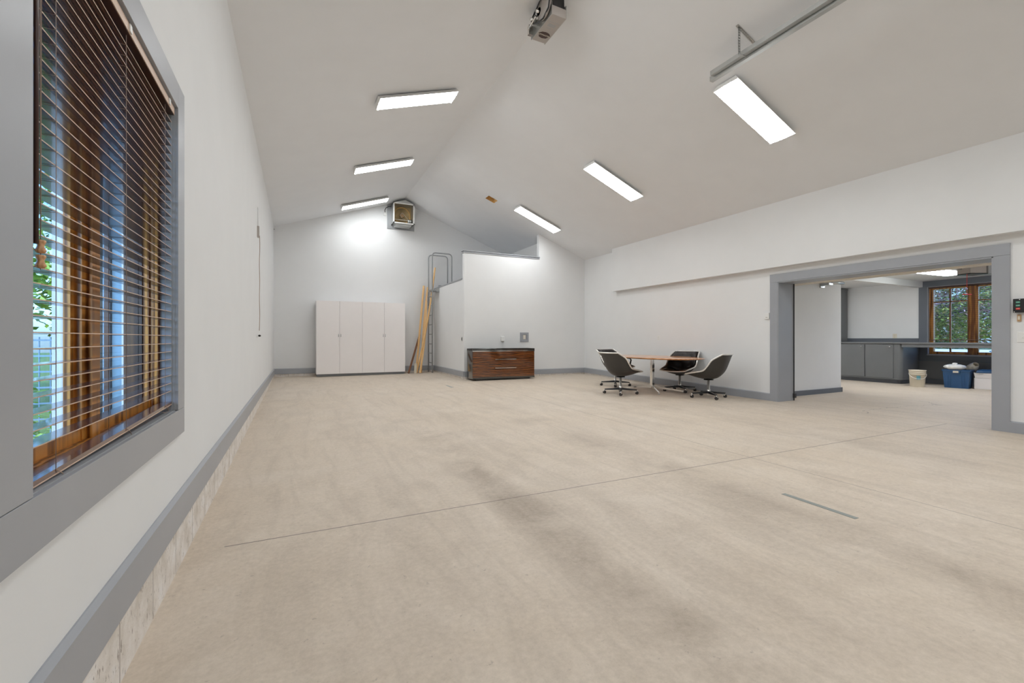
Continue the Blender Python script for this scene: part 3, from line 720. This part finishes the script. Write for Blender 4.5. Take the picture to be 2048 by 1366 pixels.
for y, r_, m_n in ((-.13, .15, 'greybox'), (-.02, .05, 'galv'), (.13, .045, 'galv')):
    mb = MB(); mb.lathe([(r_*.25, -.012), (r_, -.012), (r_-.006, 0), (r_, .012), (r_*.25, .012)], (-.14, y, .16), 28, Matrix.Rotation(PI/2, 4, 'Y')); obj('pulley', mb, m_n, t)
mb = MB(); mb.tube([(-.15, -.13, .31), (-.15, .0, .25), (-.15, .13, .20), (-.15, .17, .16), (-.15, .13, .11), (-.15, 0, .04), (-.15, -.13, .01), (-.15, -.25, .06), (-.15, -.28, .16), (-.15, -.24, .26)], .010, 6, closed=True); obj('drive_belt', mb, 'black', t)
mb = MB()
for y in (-.02, .13): mb.tube([(-.19, y, .16), (-.10, y, .16)], .018, 10)
mb.tube([(-.165, .02, .13), (-.165, .22, .10)], .012, 8); mb.box(-.17, -.11, .20, .24, .02, .14)
obj('shaft', mb, 'chrome', t)
mb = MB()
for x, y in ((-.09, -.2), (.09, -.2), (-.09, .2), (.09, .2)): mb.box(x-.012, x+.012, y-.002, y+.002, .10, .335-.03*(abs(x)/.09))
obj('hanger_strap', mb, 'galv', t)

# horizontal door track hung from the right slope
t = thing('garage_door_track', 'pair of galvanised overhead door tracks hung from the right ceiling slope', 'track', (4.66, 3.83, 4.40))
def cprof(x, z, s=1): return [(x, 0, z), (x+.055, 0, z), (x+.055, 0, z+.012), (x+.05, 0, z+.004), (x+.004, 0, z+.004), (x+.004, 0, z+.045), (x+.016, 0, z+.05), (x, 0, z+.05)]
mb = MB(); mb.prism(cprof(-.05, 0), (0, -8.4, 0)); obj('track_channel', mb, 'galv', t)
mb = MB(); mb.prism([(.015, .06, -.03), (.07, .06, -.03), (.07, .06, -.026), (.019, .06, -.026), (.019, .06, .03), (.015, .06, .03)], (0, -8.45, 0)); obj('angle_bar', mb, 'galv', t)
def perf(m_, p0, p1, w_=.032):
    p0, p1 = Vector(p0), Vector(p1); d = p1-p0; L = d.length; q = Matrix.Translation(p0) @ d.to_track_quat('Z', 'Y').to_matrix().to_4x4()
    n_ = max(2, int(L/.03)); a_ = L/n_
    m_.box(-w_/2, -w_/2+.011, -.0015, .0015, 0, L, q).box(w_/2-.011, w_/2, -.0015, .0015, 0, L, q)
    for i in range(n_+1): m_.box(-w_/2, w_/2, -.0015, .0015, max(0, i*a_-.006), min(L, i*a_+.006), q)
mb = MB(); xx, yy = 4.57, 3.40; zc = ceil_z(xx)
perf(mb, (xx-4.66, yy-3.83, .0), (xx-4.66, yy-3.83, zc-4.40-.003)); obj('hanger', mb, 'galv', t)
mb = MB(); perf(mb, (4.53-4.66, yy-3.83, ceil_z(4.53)-4.40-.006), (4.93-4.66, yy-3.83, ceil_z(4.93)-4.40-.006)); obj('ceiling_strip', mb, 'galv', t)
mb = MB(); mb.box(-.10, .075, -.445, -.42, -.005, .002); obj('cross_bar', mb, 'galv', t)

# ---------------------------------------------------------------- oval table
tx, ty = 6.80, 7.11; tz = fl(tx, ty)
t = thing('oval_table', 'long oval cherry-topped table on a chrome four-leg base', 'table', (tx, ty, tz))
A_, B_ = 1.23, .66
mb = MB(); mb.lathe([(.05, .690), (.80, .692), (.94, .702), (.992, .716), (1.0, .721), (.997, .726), (.98, .728), (.05, .728)], n=72, sx=B_, sy=A_)
obj('tabletop', mb, 'table', t)
mb = MB(); mb.box(-.12, .12, -.25, .25, .680, .691); obj('mounting_plate', mb, 'black', t)
for sx_, sy_ in ((-1, -1), (1, -1), (-1, 1), (1, 1)):
    mb = MB(); cx_, cy_ = sx_*.0165, sy_*.0165; mb.box(cx_-.014, cx_+.014, cy_-.014, cy_+.014, .06, .682)
    fx, fy_ = sx_*.34, sy_*.54; d = Vector((fx-cx_, fy_-cy_, 0)); n_ = Vector((-d.y, d.x, 0)).normalized()*.014
    a0 = Vector((cx_, cy_, 0)); a1 = Vector((fx, fy_, 0)); V = []
    for p, z0, z1 in ((a0, .062, .115), (a1, .016, .042)):
        V.append([mb.b.verts.new(p+n_+Vector((0, 0, z0))), mb.b.verts.new(p-n_+Vector((0, 0, z0))), mb.b.verts.new(p-n_+Vector((0, 0, z1))), mb.b.verts.new(p+n_+Vector((0, 0, z1)))])
    for k in range(4): mb._f([V[0][k], V[0][(k+1) % 4], V[1][(k+1) % 4], V[1][k]])
    mb._f(V[0][::-1]); mb._f(V[1])
    lg = obj('leg', mb, 'chrome', t)
    mb = MB(); mb.lathe([(.016, 0), (.018, .004), (.012, .018)], (fx*.985, fy_*.985, .0), 14); obj('glide', mb, 'steel', lg)

# ---------------------------------------------------------------- swivel chairs
def make_chair():
    t = thing('swivel_chair', '', 'chair', group='swivel chairs round the oval table')
    T = [0, .16, .34, .50, .66, .83, 1.0]
    cen = [(.335, .435), (.20, .385), (.03, .362), (-.14, .385), (-.27, .50), (-.345, .67), (-.395, .835)]
    edg = [(.335, .455), (.21, .482), (.09, .505), (-.02, .535), (-.10, .625), (-.18, .735), (-.345, .838)]
    wid = [.54, .59, .62, .64, .64, .62, .54]
    def cat(arr, u):
        # Catmull-Rom through the stations
        n_ = len(arr); i = 0
        while i < n_-2 and u > T[i+1]: i += 1
        f = (u-T[i])/(T[i+1]-T[i]); g_ = lambda k: arr[min(max(k, 0), n_-1)]
        p0, p1, p2, p3 = g_(i-1), g_(i), g_(i+1), g_(i+2)
        h = lambda a, b, c, d: .5*((2*b)+(-a+c)*f+(2*a-5*b+4*c-d)*f*f+(-a+3*b-3*c+d)*f**3)
        return tuple(h(*z) for z in zip(p0, p1, p2, p3)) if isinstance(p0, tuple) else h(p0, p1, p2, p3)
    def sur(u, s_, k=0):
        c, e_, w_ = cat(cen, u), cat(edg, u), cat(wid, u); f = abs(s_)**2.3
        x, z = c[0]*(1-f)+e_[0]*f, c[1]*(1-f)+e_[1]*f
        # k: pad thickness towards the sitter
        if k:
            d = Vector((e_[0]-c[0], e_[1]-c[1])); c2, e2 = cat(cen, min(1, u+.02)), cat(cen, max(0, u-.02))
            n_ = Vector((-(c2[1]-e2[1]), (c2[0]-e2[0]))); n_ = -n_ if (n_.x < 0 and n_.y < 0) or n_.dot(Vector((1, 1))) < 0 else n_
            n_.normalize(); x += n_.x*k; z += n_.y*k
        return Vector((x, s_*w_/2*(1-.10*(1 if k else 0)), z))
    NU, NS = 24, 16
    mb = MB(); P = [[sur(i/NU, -1+2*j/NS) for j in range(NS+1)] for i in range(NU+1)]; mb.grid(P)
    sh = obj('shell', mb, 'shell', t); md = sh.modifiers.new('solid', 'SOLIDIFY'); md.thickness = .012; md.offset = 0
    loop = [P[i][0] for i in range(NU+1)]+P[NU][1:-1]+[P[i][NS] for i in range(NU, -1, -1)]+P[0][1:-1][::-1]
    mb = MB(); mb.tube(loop, .0145, 8, closed=True); obj('rim', mb, 'satin', t)
    def pad(name, u0, u1, rows, cols):
        m_ = MB(); nu, ns = 26, 26; top_, bot = [], []
        for i in range(nu+1):
            a_, b_ = [], []
            for j in range(ns+1):
                s_ = -.93+1.86*j/ns; u = u0+(u1-u0)*i/nu
                ed = (1-abs(2*i/nu-1)**6)*(1-abs(2*j/ns-1)**6)
                dim = 0
                for r_ in rows:
                    for c_ in cols: dim += math.exp(-(((i/nu-r_)/.09)**2+((j/ns-c_)/.09)**2))
                quilt = .004*abs(math.sin(PI*i/nu*4))*abs(math.sin(PI*j/ns*4))
                a_.append(sur(u, s_, .014+.046*ed-.020*min(1, dim)*ed+quilt)); b_.append(sur(u, s_, .006))
            top_.append(a_); bot.append(b_)
        A, B = m_.grid(top_), m_.grid(bot); n1, n2 = nu, ns
        for i in range(n1):
            m_._f([A[i][0], A[i+1][0], B[i+1][0], B[i][0]]); m_._f([A[i][n2], A[i+1][n2], B[i+1][n2], B[i][n2]])
        for j in range(n2):
            m_._f([A[0][j], A[0][j+1], B[0][j+1], B[0][j]]); m_._f([A[n1][j], A[n1][j+1], B[n1][j+1], B[n1][j]])
        p_ = obj(name, m_, 'leather', t)
        for r_ in rows:
            for c_ in cols:
                m_ = MB(); c0 = sur(u0+(u1-u0)*r_, -.93+1.86*c_, .044); m_.lathe([(.002, -.006), (.010, -.003), (.010, .002), (.002, .006)], c0, 10); obj('button', m_, 'leather', p_)
    pad('seat_cushion', .0, .48, (.35, .7), (.3, .7)); pad('back_cushion', .53, 1.0, (.3, .72), (.28, .72))
    mb = MB(); mb.lathe([(.03, .36), (.085, .355), (.09, .34), (.026, .335)], n=18); obj('swivel_plate', mb, 'black', t)
    mb = MB(); mb.lathe([(.0235, .345), (.0235, .16), (.030, .158), (.030, .06), (.012, .055)], n=20); obj('column', mb, 'satin', t)
    for k in range(4):
        a = PI/4+k*PI/2; ca, sa = math.cos(a), math.sin(a); d, n_ = Vector((ca, sa, 0)), Vector((-sa, ca, 0))
        mb = MB(); V = []
        for r_, w_, z0, z1 in ((.02, .024, .085, .130), (.16, .020, .080, .112), (.318, .016, .078, .098)):
            V.append([mb.b.verts.new(d*r_+n_*s1*w_+Vector((0, 0, z))) for s1, z in ((1, z0), (-1, z0), (-.8, z1), (.8, z1))])
        for i in range(2):
            for q in range(4): mb._f([V[i][q], V[i][(q+1) % 4], V[i+1][(q+1) % 4], V[i+1][q]])
        mb._f(V[0][::-1]); mb._f(V[-1]); lg = obj('leg', mb, 'black', t)
        mb = MB(); c0 = d*.318
        q = Matrix.Rotation(a+.6, 4, 'Z') @ Matrix.Rotation(PI/2, 4, 'X')
        for off in (-.014, .014):
            mb.lathe([(.004, -.008), (.026, -.008), (.030, -.003), (.030, .003), (.026, .008), (.004, .008)], c0+(q.to_3x3() @ Vector((0, 0, off)))+Vector((0, 0, .031)), 18, q)
        obj('caster_wheel', mb, 'rubber', lg)
        mb = MB(); mb.lathe([(.009, .050), (.009, .085)], c0, 10); q2 = Matrix.Translation(c0+Vector((0, 0, .047))) @ Matrix.Rotation(a+.6, 4, 'Z'); mb.box(-.028, .024, -.011, .011, -.008, .014, q2); obj('caster_hood', mb, 'chrome', lg)
    return t
ch = make_chair()
def face(dx, dy): return math.atan2(dy, dx)
def fit(o, x, y, rz): o.location = (x, y, fl(x, y)); o.rotation_euler = (0, 0, rz)
arm = []
fit(ch, 5.87, 7.02, face(1, .10)); ch['label'] = 'black swivel chair nearest the drawer chest, seen from behind at the table front'
c2 = dup(ch, label='black swivel armchair at the left back end of the oval table', group='swivel chairs round the oval table'); fit(c2, 6.62, 8.10, face(.10, -1))
c3 = dup(ch, label='black tufted swivel chair behind the table with its back to the wall'); fit(c3, 7.27, 6.80, face(-.93, -.30))
c4 = dup(ch, label='black swivel chair at the right end of the table, seen side-on'); fit(c4, 7.06, 5.90, face(-.334, .946))
for s_ in (-1, 1):
    mb = MB(); y = s_*.30
    mb.tube([(.16, y, .47), (.20, y, .60), (.17, y, .635), (.05, y, .645), (-.08, y, .64), (-.13, y*.99, .60)], .017, 8); obj('armrest', mb, 'rubber', c2)

# ---------------------------------------------------------------- workbench
X1 = 13.4
mb = MB(); P = []
r_ = .10; P = [(X1+r_, 5.535), ]
poly = [(X1, 8.55), (X1, 5.535+r_)]+[(X1+r_-r_*math.cos(a), 5.535+r_-r_*math.sin(a)) for a in [PI/2*k/6 for k in range(1, 7)]]+[(X2-.03, 5.535), (X2-.03, 8.55)]
t = thing('base_cabinet', 'grey painted base cabinet with rounded end under the workbench top', 'cabinet', (0, 0, 0))
mb.prism([(x, y, .115) for x, y in poly], (0, 0, .885)); obj('body', mb, 'cab', t)
mb = MB(); mb.prism([(x+.07 if x < X2-.1 else x, y+(.05 if y < 8 else 0), -.005) for x, y in poly], (0, 0, .12)); obj('toe_kick', mb, 'dtrim', t)
mb = MB(); mb.prism([(x-.012 if x < X2-.1 else x, y-(.012 if y < 8 else 0), .105) for x, y in poly], (0, 0, .022)); obj('bottom_moulding', mb, 'cab', t)
for y0, y1 in ((5.70, 6.29), (6.32, 6.99), (7.02, 7.7)):
    mb = MB(); mb.box(X1-.02, X1-.001, y0, y1, .135, .975); d = obj('door', mb, 'cab', t, bevel=.003)
    mb = MB(); mb.lathe([(.008, 0), (.008, .018), (.017, .022), (.018, .032), (.012, .038)], (X1-.02, y0+.06, .925), 14, Matrix.Rotation(-PI/2, 4, 'Y')); obj('knob', mb, 'chrome', d)
t = thing('workbench_top', 'long grey workbench top running under the far window', 'worktop')
mb = MB(); mb.box(X1-.03, X2-.022, 2.0, 8.6, 1.002, 1.035); obj('top', mb, 'cab', t, bevel=.004)
mb = MB(); mb.box(X1-.002, X1+.02, 2.0, 5.53, .92, 1.001); obj('apron', mb, 'cab', t)
mb = MB(); mb.tube([(X1+.3, 5.3, .70), (X1+.3, 3.6, .76)], .012, 6)
# tall open shelves on the bench
t = thing('shelf_unit', 'dark grey open shelf unit standing on the left of the workbench', 'shelves')
mb = MB(); ya = 7.16; mb.box(X2-.34, X2-.022, ya, ya+.04, 1.036, 2.50).box(X2-.34, X2-.022, 8.2, 8.24, 1.036, 2.50).box(X2-.35, X2-.022, ya-.01, 8.25, 2.50, 2.56)
mb.box(X2-.36, X2-.34, ya-.01, ya+.09, 1.036, 2.50)
obj('frame', mb, 'cab', t)
for z in (1.35, 1.62, 1.95):
    mb = MB(); mb.box(X2-.34, X2-.022, ya+.04, 8.2, z, z+.03); obj('shelf', mb, 'cab', t)

# bucket
bx_, by_ = 13.10, 5.11
t = thing('bucket', 'off-white plastic pail with wire handle and teal label by the bench end', 'bucket', (bx_, by_, 0))
mb = MB(); mb.lathe([(.02, 0), (.148, 0), (.152, .01), (.168, .29), (.178, .29), (.178, .30), (.170, .302), (.171, .33), (.182, .33), (.182, .342), (.173, .344), (.175, .372), (.186, .374), (.186, .388), (.174, .39), (.166, .385), (.150, .02), (.02, .015)], n=36); pl = obj('pail', mb, 'cream', t)
t.scale = (.86, .86, 1)
mb = MB(); ra = math.radians(215); P = []
for i in range(13):
    a = PI*i/12; P.append((math.cos(ra+PI/2)*.185*math.cos(a)+math.cos(ra)*.10*math.sin(a)+math.cos(ra)*.12*math.sin(a), math.sin(ra+PI/2)*.185*math.cos(a)+math.sin(ra)*.20*math.sin(a), .31-.12*math.sin(a)))
mb.tube(P, .005, 6); obj('handle', mb, 'plastic', t)
def wrap(name, parent, r0, a0, a1, z0, z1, mat, slope=.0):
    m_ = MB(); P = [[Vector(((r0+slope*(z-.2))*math.cos(a0+(a1-a0)*i/8), (r0+slope*(z-.2))*math.sin(a0+(a1-a0)*i/8), z)) for i in range(9)] for z in (z0, z1)]
    m_.grid(P); return obj(name, m_, mat, parent)
wrap('label', t, .1645, math.radians(196), math.radians(224), .17, .265, 'teal', .057)
wrap('stain', t, .1615, math.radians(258), math.radians(264), .05, .19, 'red', .057)
# blue tote
bq = math.atan2(4.416-4.649, 13.566-13.385)
t = thing('storage_tote', 'blue plastic storage tote on the floor under the window', 'tote', (13.66, 4.59, 0), math.radians(-81))
def tapered(w0, d0, w1, d1, z0, z1, hollow=True):
    m_ = MB(); V = []
    for w_, d_, z in ((w0, d0, z0), (w1, d1, z1), (w1-.012, d1-.012, z1), (w0-.012, d0-.012, z0+.012)):
        V.append([m_.b.verts.new((a*w_/2, c*d_/2, z)) for a, c in ((-1, -1), (1, -1), (1, 1), (-1, 1))])
    for i in range(3):
        for k in range(4): m_._f([V[i][k], V[i][(k+1) % 4], V[i+1][(k+1) % 4], V[i+1][k]])
    m_._f(V[0][::-1]); m_._f(V[3]); return m_
mb = tapered(.39, .34, .45, .40, 0, .413)
for x in (-.13, -.09, .09, .13): mb.box(x-.004, x+.004, -.192, -.176, .03, .33)
obj('tub', mb, 'blue', t, bevel=.004)
mb = MB()
for b_ in ((-.24, .24, -.215, -.196), (-.24, .24, .196, .215), (-.24, -.221, -.215, .215), (.221, .24, -.215, .215)): mb.box(*b_, .388, .416)
mb.box(-.07, .07, -.225, -.198, .345, .416)
obj('rim', mb, 'blue', t, bevel=.003)
mb = MB(); mb.box(-.045, .045, -.228, -.225, .352, .395); obj('latch_label', mb, 'cream', t)
mb = MB(); mb.box(-.19, .19, -.165, .165, .30, .372); obj('contents', mb, 'greybox', t)
mb = MB(); mb.lathe([(.02, .0), (.07, .002), (.145, .04), (.165, .075), (.14, .11), (.08, .13), (.035, .132), (.04, .15), (.03, .165), (.01, .168)], n=72, sx=1.2, sy=1.2, rib=lambda a, r: 1-.045*abs(math.sin(a*10)) if r > .07 else 1)
t_ = obj('melon_jar', mb, 'plastic', loc=(13.59, 4.62, .405), label='white ribbed melon-shaped lidded jar sitting in the blue tote', category='jar')
mb = MB(); mb.lathe([(.10, 0), (.085, .10), (.055, .20), (.05, .205), (.08, .10), (.095, .0)], n=20, rib=lambda a, r: 1-.05*abs(math.sin(a*5)))
obj('lampshade', mb, 'cream', loc=(13.98, 4.47, .44), rot=(.3, -1.0, .4), label='small pleated white lampshade tipped over between the tote and the boxes', category='lampshade')
t = thing('cardboard_box', 'plain white box on the floor right of the blue tote', 'box', (13.88, 4.155, 0), math.radians(-75))
mb = MB(); mb.box(-.22, .24, -.13, .16, 0, .245); obj('carton', mb, 'white', t, bevel=.002)
t = thing('paper_tray', 'tilted white tray lying on the plain white box', 'tray', (13.84, 4.17, .247), math.radians(-75))
mb = MB(); mb.prism([(-.18, -.10, .0), (.18, -.10, .0), (.20, -.125, .11), (-.20, -.125, .11)], (0, .22, .0)); obj('tray', mb, 'white', t)
mb = MB(); mb.box(-.12, -.05, -.128, -.122, .09, .097).box(.07, .13, -.128, -.122, .09, .097); obj('slot', mb, 'steel', t)
mb = MB(); mb.lathe([(.02, .0), (.23, .0), (.245, .012), (.225, .05), (.17, .075), (.02, .08)], n=4, sx=1.0, sy=.72, mat=Matrix.Rotation(PI/4, 4, 'Z'))
obj('tote_lid', mb, 'blue', loc=(13.86, 4.17, .359), rot=(0, 0, math.radians(-75)), bevel=.01, label='blue plastic tote lid lying on top of the white tray and box', category='lid')

# second opener, pull cord and torsion tube of the next bay
t = thing('door_opener', 'taupe garage door opener hanging from the low ceiling of the next bay', 'door opener', (10.98, 3.50, 2.30), -.45)
mb = MB(); mb.box(-.14, .16, -.10, .14, 0, .15); obj('housing', mb, 'greybox', t, bevel=.01)
mb = MB(); mb.box(.165, .30, -.12, .05, -.002, .14); obj('light_cover', mb, 'steel', t)
mb = MB(); mb.box(-.15, .16, -.12, .14, -.015, 0); obj('base_plate', mb, 'black', t)
mb = MB(); mb.box(-.1, -.08, .0, .03, .15, .28).box(.1, .12, .0, .03, .15, .28); obj('hanger_strap', mb, 'galv', t)
mb = MB(); mb.tube([(.3, 0, .08), (.42, .02, .10), (.50, -.02, .02), (.56, -.06, .10), (.60, -.1, .272)], .006, 6); obj('power_cord', mb, 'black', t)
mb = MB(); mb.tube([(-.14, .05, .10), (-1.9, .05, .13)], .012, 6); obj('rail', mb, 'galv', t)
t = thing('release_cord', 'red emergency release cord with handle hanging below the next bay opener', 'cord', (10.77, 3.50, 2.285))
mb = MB(); mb.tube([(0, 0, 0), (-.002, 0, -.36)], .004, 5); obj('cord', mb, 'red', t)
mb = MB(); mb.tube([(-.08, .03, -.365), (.08, -.03, -.365)], .010, 8); obj('handle', mb, 'red', t)
t = thing('door_spring_tube', 'pale steel door spring tube fixed high along the stub wall', 'tube', (9.09, 5.20, 2.27))
mb = MB(); mb.tube([(-.9, 0, -.02), (.7, 0, 0)], .022, 10).tube([(.68, 0, 0), (1.12, 0, .012)], .032, 12); obj('tube', mb, 'galv', t)
mb = MB(); mb.box(.52, .66, -.05, .108, -.06, -.02).box(.52, .66, .10, .126, -.10, .05); obj('bracket', mb, 'galv', t)
t = thing('track_hanger', 'small bright metal track hanger and pulley under the next bay ceiling', 'bracket', (10.62, 5.05, 2.45))
mb = MB(); mb.box(-.10, .10, -.02, .02, -.05, -.035).box(-.08, -.065, -.02, .02, -.05, .125).box(.04, .055, -.02, .02, -.05, .125); obj('hanger', mb, 'galv', t)
mb = MB(); mb.lathe([(.01, -.01), (.04, -.01), (.04, .01), (.01, .01)], (0, -.03, -.01), 16, Matrix.Rotation(PI/2, 4, 'X')); obj('pulley', mb, 'chrome', t)

# ---------------------------------------------------------------- tape marks on the floor
def tape(name, p0, p1, w_, label):
    p0, p1 = Vector(p0), Vector(p1); d = (p1-p0).normalized(); n_ = Vector((-d.y, d.x))*w_/2; m_ = MB()
    N_ = 6; V = []
    for i in range(N_+1):
        q = p0.lerp(p1, i/N_)
        V.append([(q+n_), (q-n_)])
    r_ = [[m_.b.verts.new((p.x, p.y, fl(p.x, p.y)+h)) for p in row for h in (.0003, .0018)] for row in V]
    for i in range(N_):
        a, b_ = r_[i], r_[i+1]
        for q in ((0, 1), (1, 3), (3, 2), (2, 0)): m_._f([a[q[0]], a[q[1]], b_[q[1]], b_[q[0]]])
    m_._f([r_[0][k] for k in (0, 1, 3, 2)]); m_._f([r_[-1][k] for k in (0, 2, 3, 1)])
    obj(name, m_, 'tape', label=label, category='tape')
tape('floor_tape', (3.32, 2.10), (3.30, 1.60), .042, 'long strip of grey tape stuck on the concrete in the foreground')
tape('floor_tape', (3.105, 9.80), (3.11, 9.38), .05, 'small strip of grey tape on the floor before the drawer chest')

# ---------------------------------------------------------------- garage doors behind the camera
for i, (a, b_) in enumerate(((.0, 3.2), (4.0, 7.2))):
    mb = MB()
    for k in range(5): mb.box(a, b_, YF-.01, YF+.03, -.1+k*.52, -.1+k*.52+.51)
    st('door_%d' % (i+1), mb, 'plastic')

# ---------------------------------------------------------------- outdoors
mb = MB(); mb.box(-60, -.79, -40, 60, -.45, -.30).box(X2+.17, 90, -60, 60, -.45, -.30)
m_, t_, b_ = _m('lawn'); v_ = coords(t_); t_.links.new(ramp(t_, noise(t_, v_, 3, 6, .7), [(.3, (.07, .14, .03)), (.7, (.20, .32, .07))]), b_.inputs['Base Color']); b_.inputs['Roughness'].default_value = .9; M['lawn'] = m_
st('ground_lawn', mb, 'lawn')
M['drive'] = paint('driveway_concrete', (.62, .62, .60), .8, .1, .2, 20)
mb = MB(); mb.box(33, 79, -30, 80, -.30, -.28).box(-3.4, -1.9, -10, 3.2, -.30, -.27); st('ground_driveway', mb, 'drive')
def leaves(m_, c, rad, n_, size, flat=1.0, shell=.5):
    c = Vector(c)
    for _ in range(n_):
        while True:
            d = Vector((random.uniform(-1, 1), random.uniform(-1, 1), random.uniform(-1, 1)))
            if .05 < d.length < 1: break
        d = d.normalized()*(shell+(1-shell)*random.random()); p = c+Vector((d.x*rad[0], d.y*rad[1], d.z*rad[2]))
        s_ = size*random.uniform(.6, 1.4)
        u_ = Vector((random.uniform(-1, 1), random.uniform(-1, 1), random.uniform(-.6, .6))).normalized(); w_ = u_.cross(Vector((random.uniform(-1, 1), random.uniform(-1, 1), 1))).normalized()
        m_._f([m_.b.verts.new(p-u_*s_), m_.b.verts.new(p+w_*s_*.5), m_.b.verts.new(p+u_*s_), m_.b.verts.new(p-w_*s_*.5)])
t = thing('maple_tree', 'spreading broadleaf tree with green and reddish leaves outside the far window', 'tree', (29, 13.6, -.30))
mb = MB(); mb.tube([(0, 0, 0), (.1, .1, 2), (.0, .5, 3.6)], .2, 8, rs=[.26, .2, .13])
mb.tube([(0, 0, 1.6), (-.3, -2.2, 2.2), (-.5, -4.2, 2.75), (-.5, -5.6, 2.9)], .1, 6, rs=[.11, .07, .045, .02]); mb.tube([(-.4, -3.0, 2.4), (-.4, -3.6, 3.1), (-.3, -3.9, 4.4)], .1, 6, rs=[.06, .05, .03]); mb.tube([(0, .1, 1.2), (-.5, 2.0, 2.6)], .05, 6)
obj('trunk', mb, 'bark', t)
mb = MB()
for _ in range(120): leaves(mb, (random.uniform(-1.2, 3), random.uniform(-6.2, 3), random.uniform(1.45, 5.0)), (.9, .9, .7), 200, .075, shell=.1)
obj('foliage', mb, 'leaf', t)
mb = MB()
for _ in range(46): leaves(mb, (random.uniform(-1.4, 2), random.uniform(-6.2, 3), random.uniform(2.7, 5.2)), (.9, .9, .7), 120, .075, shell=.1)
obj('blossom', mb, 'pinkleaf', t)
def conifer(loc, h, label):
    t = thing('spruce_tree', label, 'tree', loc)
    m_ = MB(); m_.tube([(0, 0, 0), (0, 0, h)], .2, 6, rs=[.2, .03]); obj('trunk', m_, 'bark', t)
    m_ = MB()
    for k in range(26):
        z = .3+h*.95*k/26; r_ = (1-k/26)*h*.30+.1
        for q in range(14):
            a = q*2*PI/14+k*.7; leaves(m_, (r_*.65*math.cos(a), r_*.65*math.sin(a), z-r_*.15), (r_*.45, r_*.45, .12), 16, .10, shell=.1)
    obj('foliage', m_, 'needle', t)
conifer((25.2, 6.7, -.30), 2.9, 'dark blue-green spruce outside the far window, right of the broadleaf tree')
mb = MB()
for _ in range(90): leaves(mb, (random.uniform(80, 86), random.uniform(18, 42), random.uniform(0.5, 13)), (3.2, 3.2, 2.6), 170, .34, shell=.2)
obj('hedgerow', mb, 'leaf', kind='stuff', label='distant line of green woodland across the driveway outside the far window', category='hedge')
# beyond window 1: a board-sided wing, fence and planting
def siding(m_, x0, x1, y, z0, z1, dy=.02, w_=.12):
    x = x0
    while x < x1-.01: m_.box(x+.004, min(x+w_, x1)-.004, y-dy, y, z0, z1); x += w_
mb = MB(); mb.box(-1.93, -.79, 5.4, 8.6, -.3, 3.4); siding(mb, -1.93, -.79, 5.4, -.3, 3.4)
wg = thing('house_wing', 'blue-grey board-sided wing of the building seen through the left window', 'building', (0, 0, 0)); obj('wall', mb, 'siding', wg)
mb = MB(); mb.box(-1.61, -1.57, 5.33, 5.39, -.3, 3.4).box(-1.42, -1.39, 5.33, 5.39, -.3, 3.4); obj('corner_board', mb, 'brownplastic', wg)
mb = MB(); mb.box(-1.38, -1.20, 5.35, 5.385, -.0, 2.3); obj('window_glass', mb, 'ebony', wg)
fn = thing('garden_fence', 'grey wire-panel garden fence behind the shrubs outside the left window', 'fence', (-3.85, 7.6, -.3))
mb = MB()
for k in range(8): mb.box(-1.7+k*.5, -1.66+k*.5, -.02, .02, 0, 1.5)
obj('post', mb, 'siding', fn)
mb = MB()
for k in range(15): mb.box(-1.7, 1.85, -.008, .008, .1*k, .1*k+.02)
for k in range(34): mb.box(-1.7+.105*k, -1.69+.105*k, -.006, .006, 0, 1.45)
obj('wire_panel', mb, 'siding', fn)
random.seed(11)
for i, (p, s_, lab) in enumerate((((-1.45, 3.45, -.3), .42, 'low bright green shrub nearest the left window glass'), ((-1.52, 4.75, -.3), .40, 'green shrub by the wing corner outside the left window'), ((-2.9, 6.3, -.3), .55, 'rounded shrub in front of the garden fence'))):
    t = thing('garden_shrub', lab, 'shrub', p, group='shrubs outside the left window')
    mb = MB(); mb.tube([(0, 0, 0), (.02, .02, s_)], .02, 5); obj('stem', mb, 'bark', t)
    mb = MB(); leaves(mb, (0, 0, s_*1.1), (s_, s_, s_*1.0), 900, .045, shell=.2); obj('foliage', mb, 'shrub', t)
t = thing('garden_tree', 'light green garden tree beyond the fence outside the left window', 'tree', (-5.0, 11.5, -.3))
mb = MB(); mb.tube([(0, 0, 0), (.05, 0, 2.4), (.2, .1, 4)], .1, 6, rs=[.14, .1, .05]); obj('trunk', mb, 'bark', t)
mb = MB()
for _ in range(70): leaves(mb, (random.uniform(-2.4, 3.0), random.uniform(-1.2, 2.6), random.uniform(1.8, 8.0)), (1.0, 1.0, .8), 170, .09, shell=.2)
obj('foliage', mb, 'shrub', t)
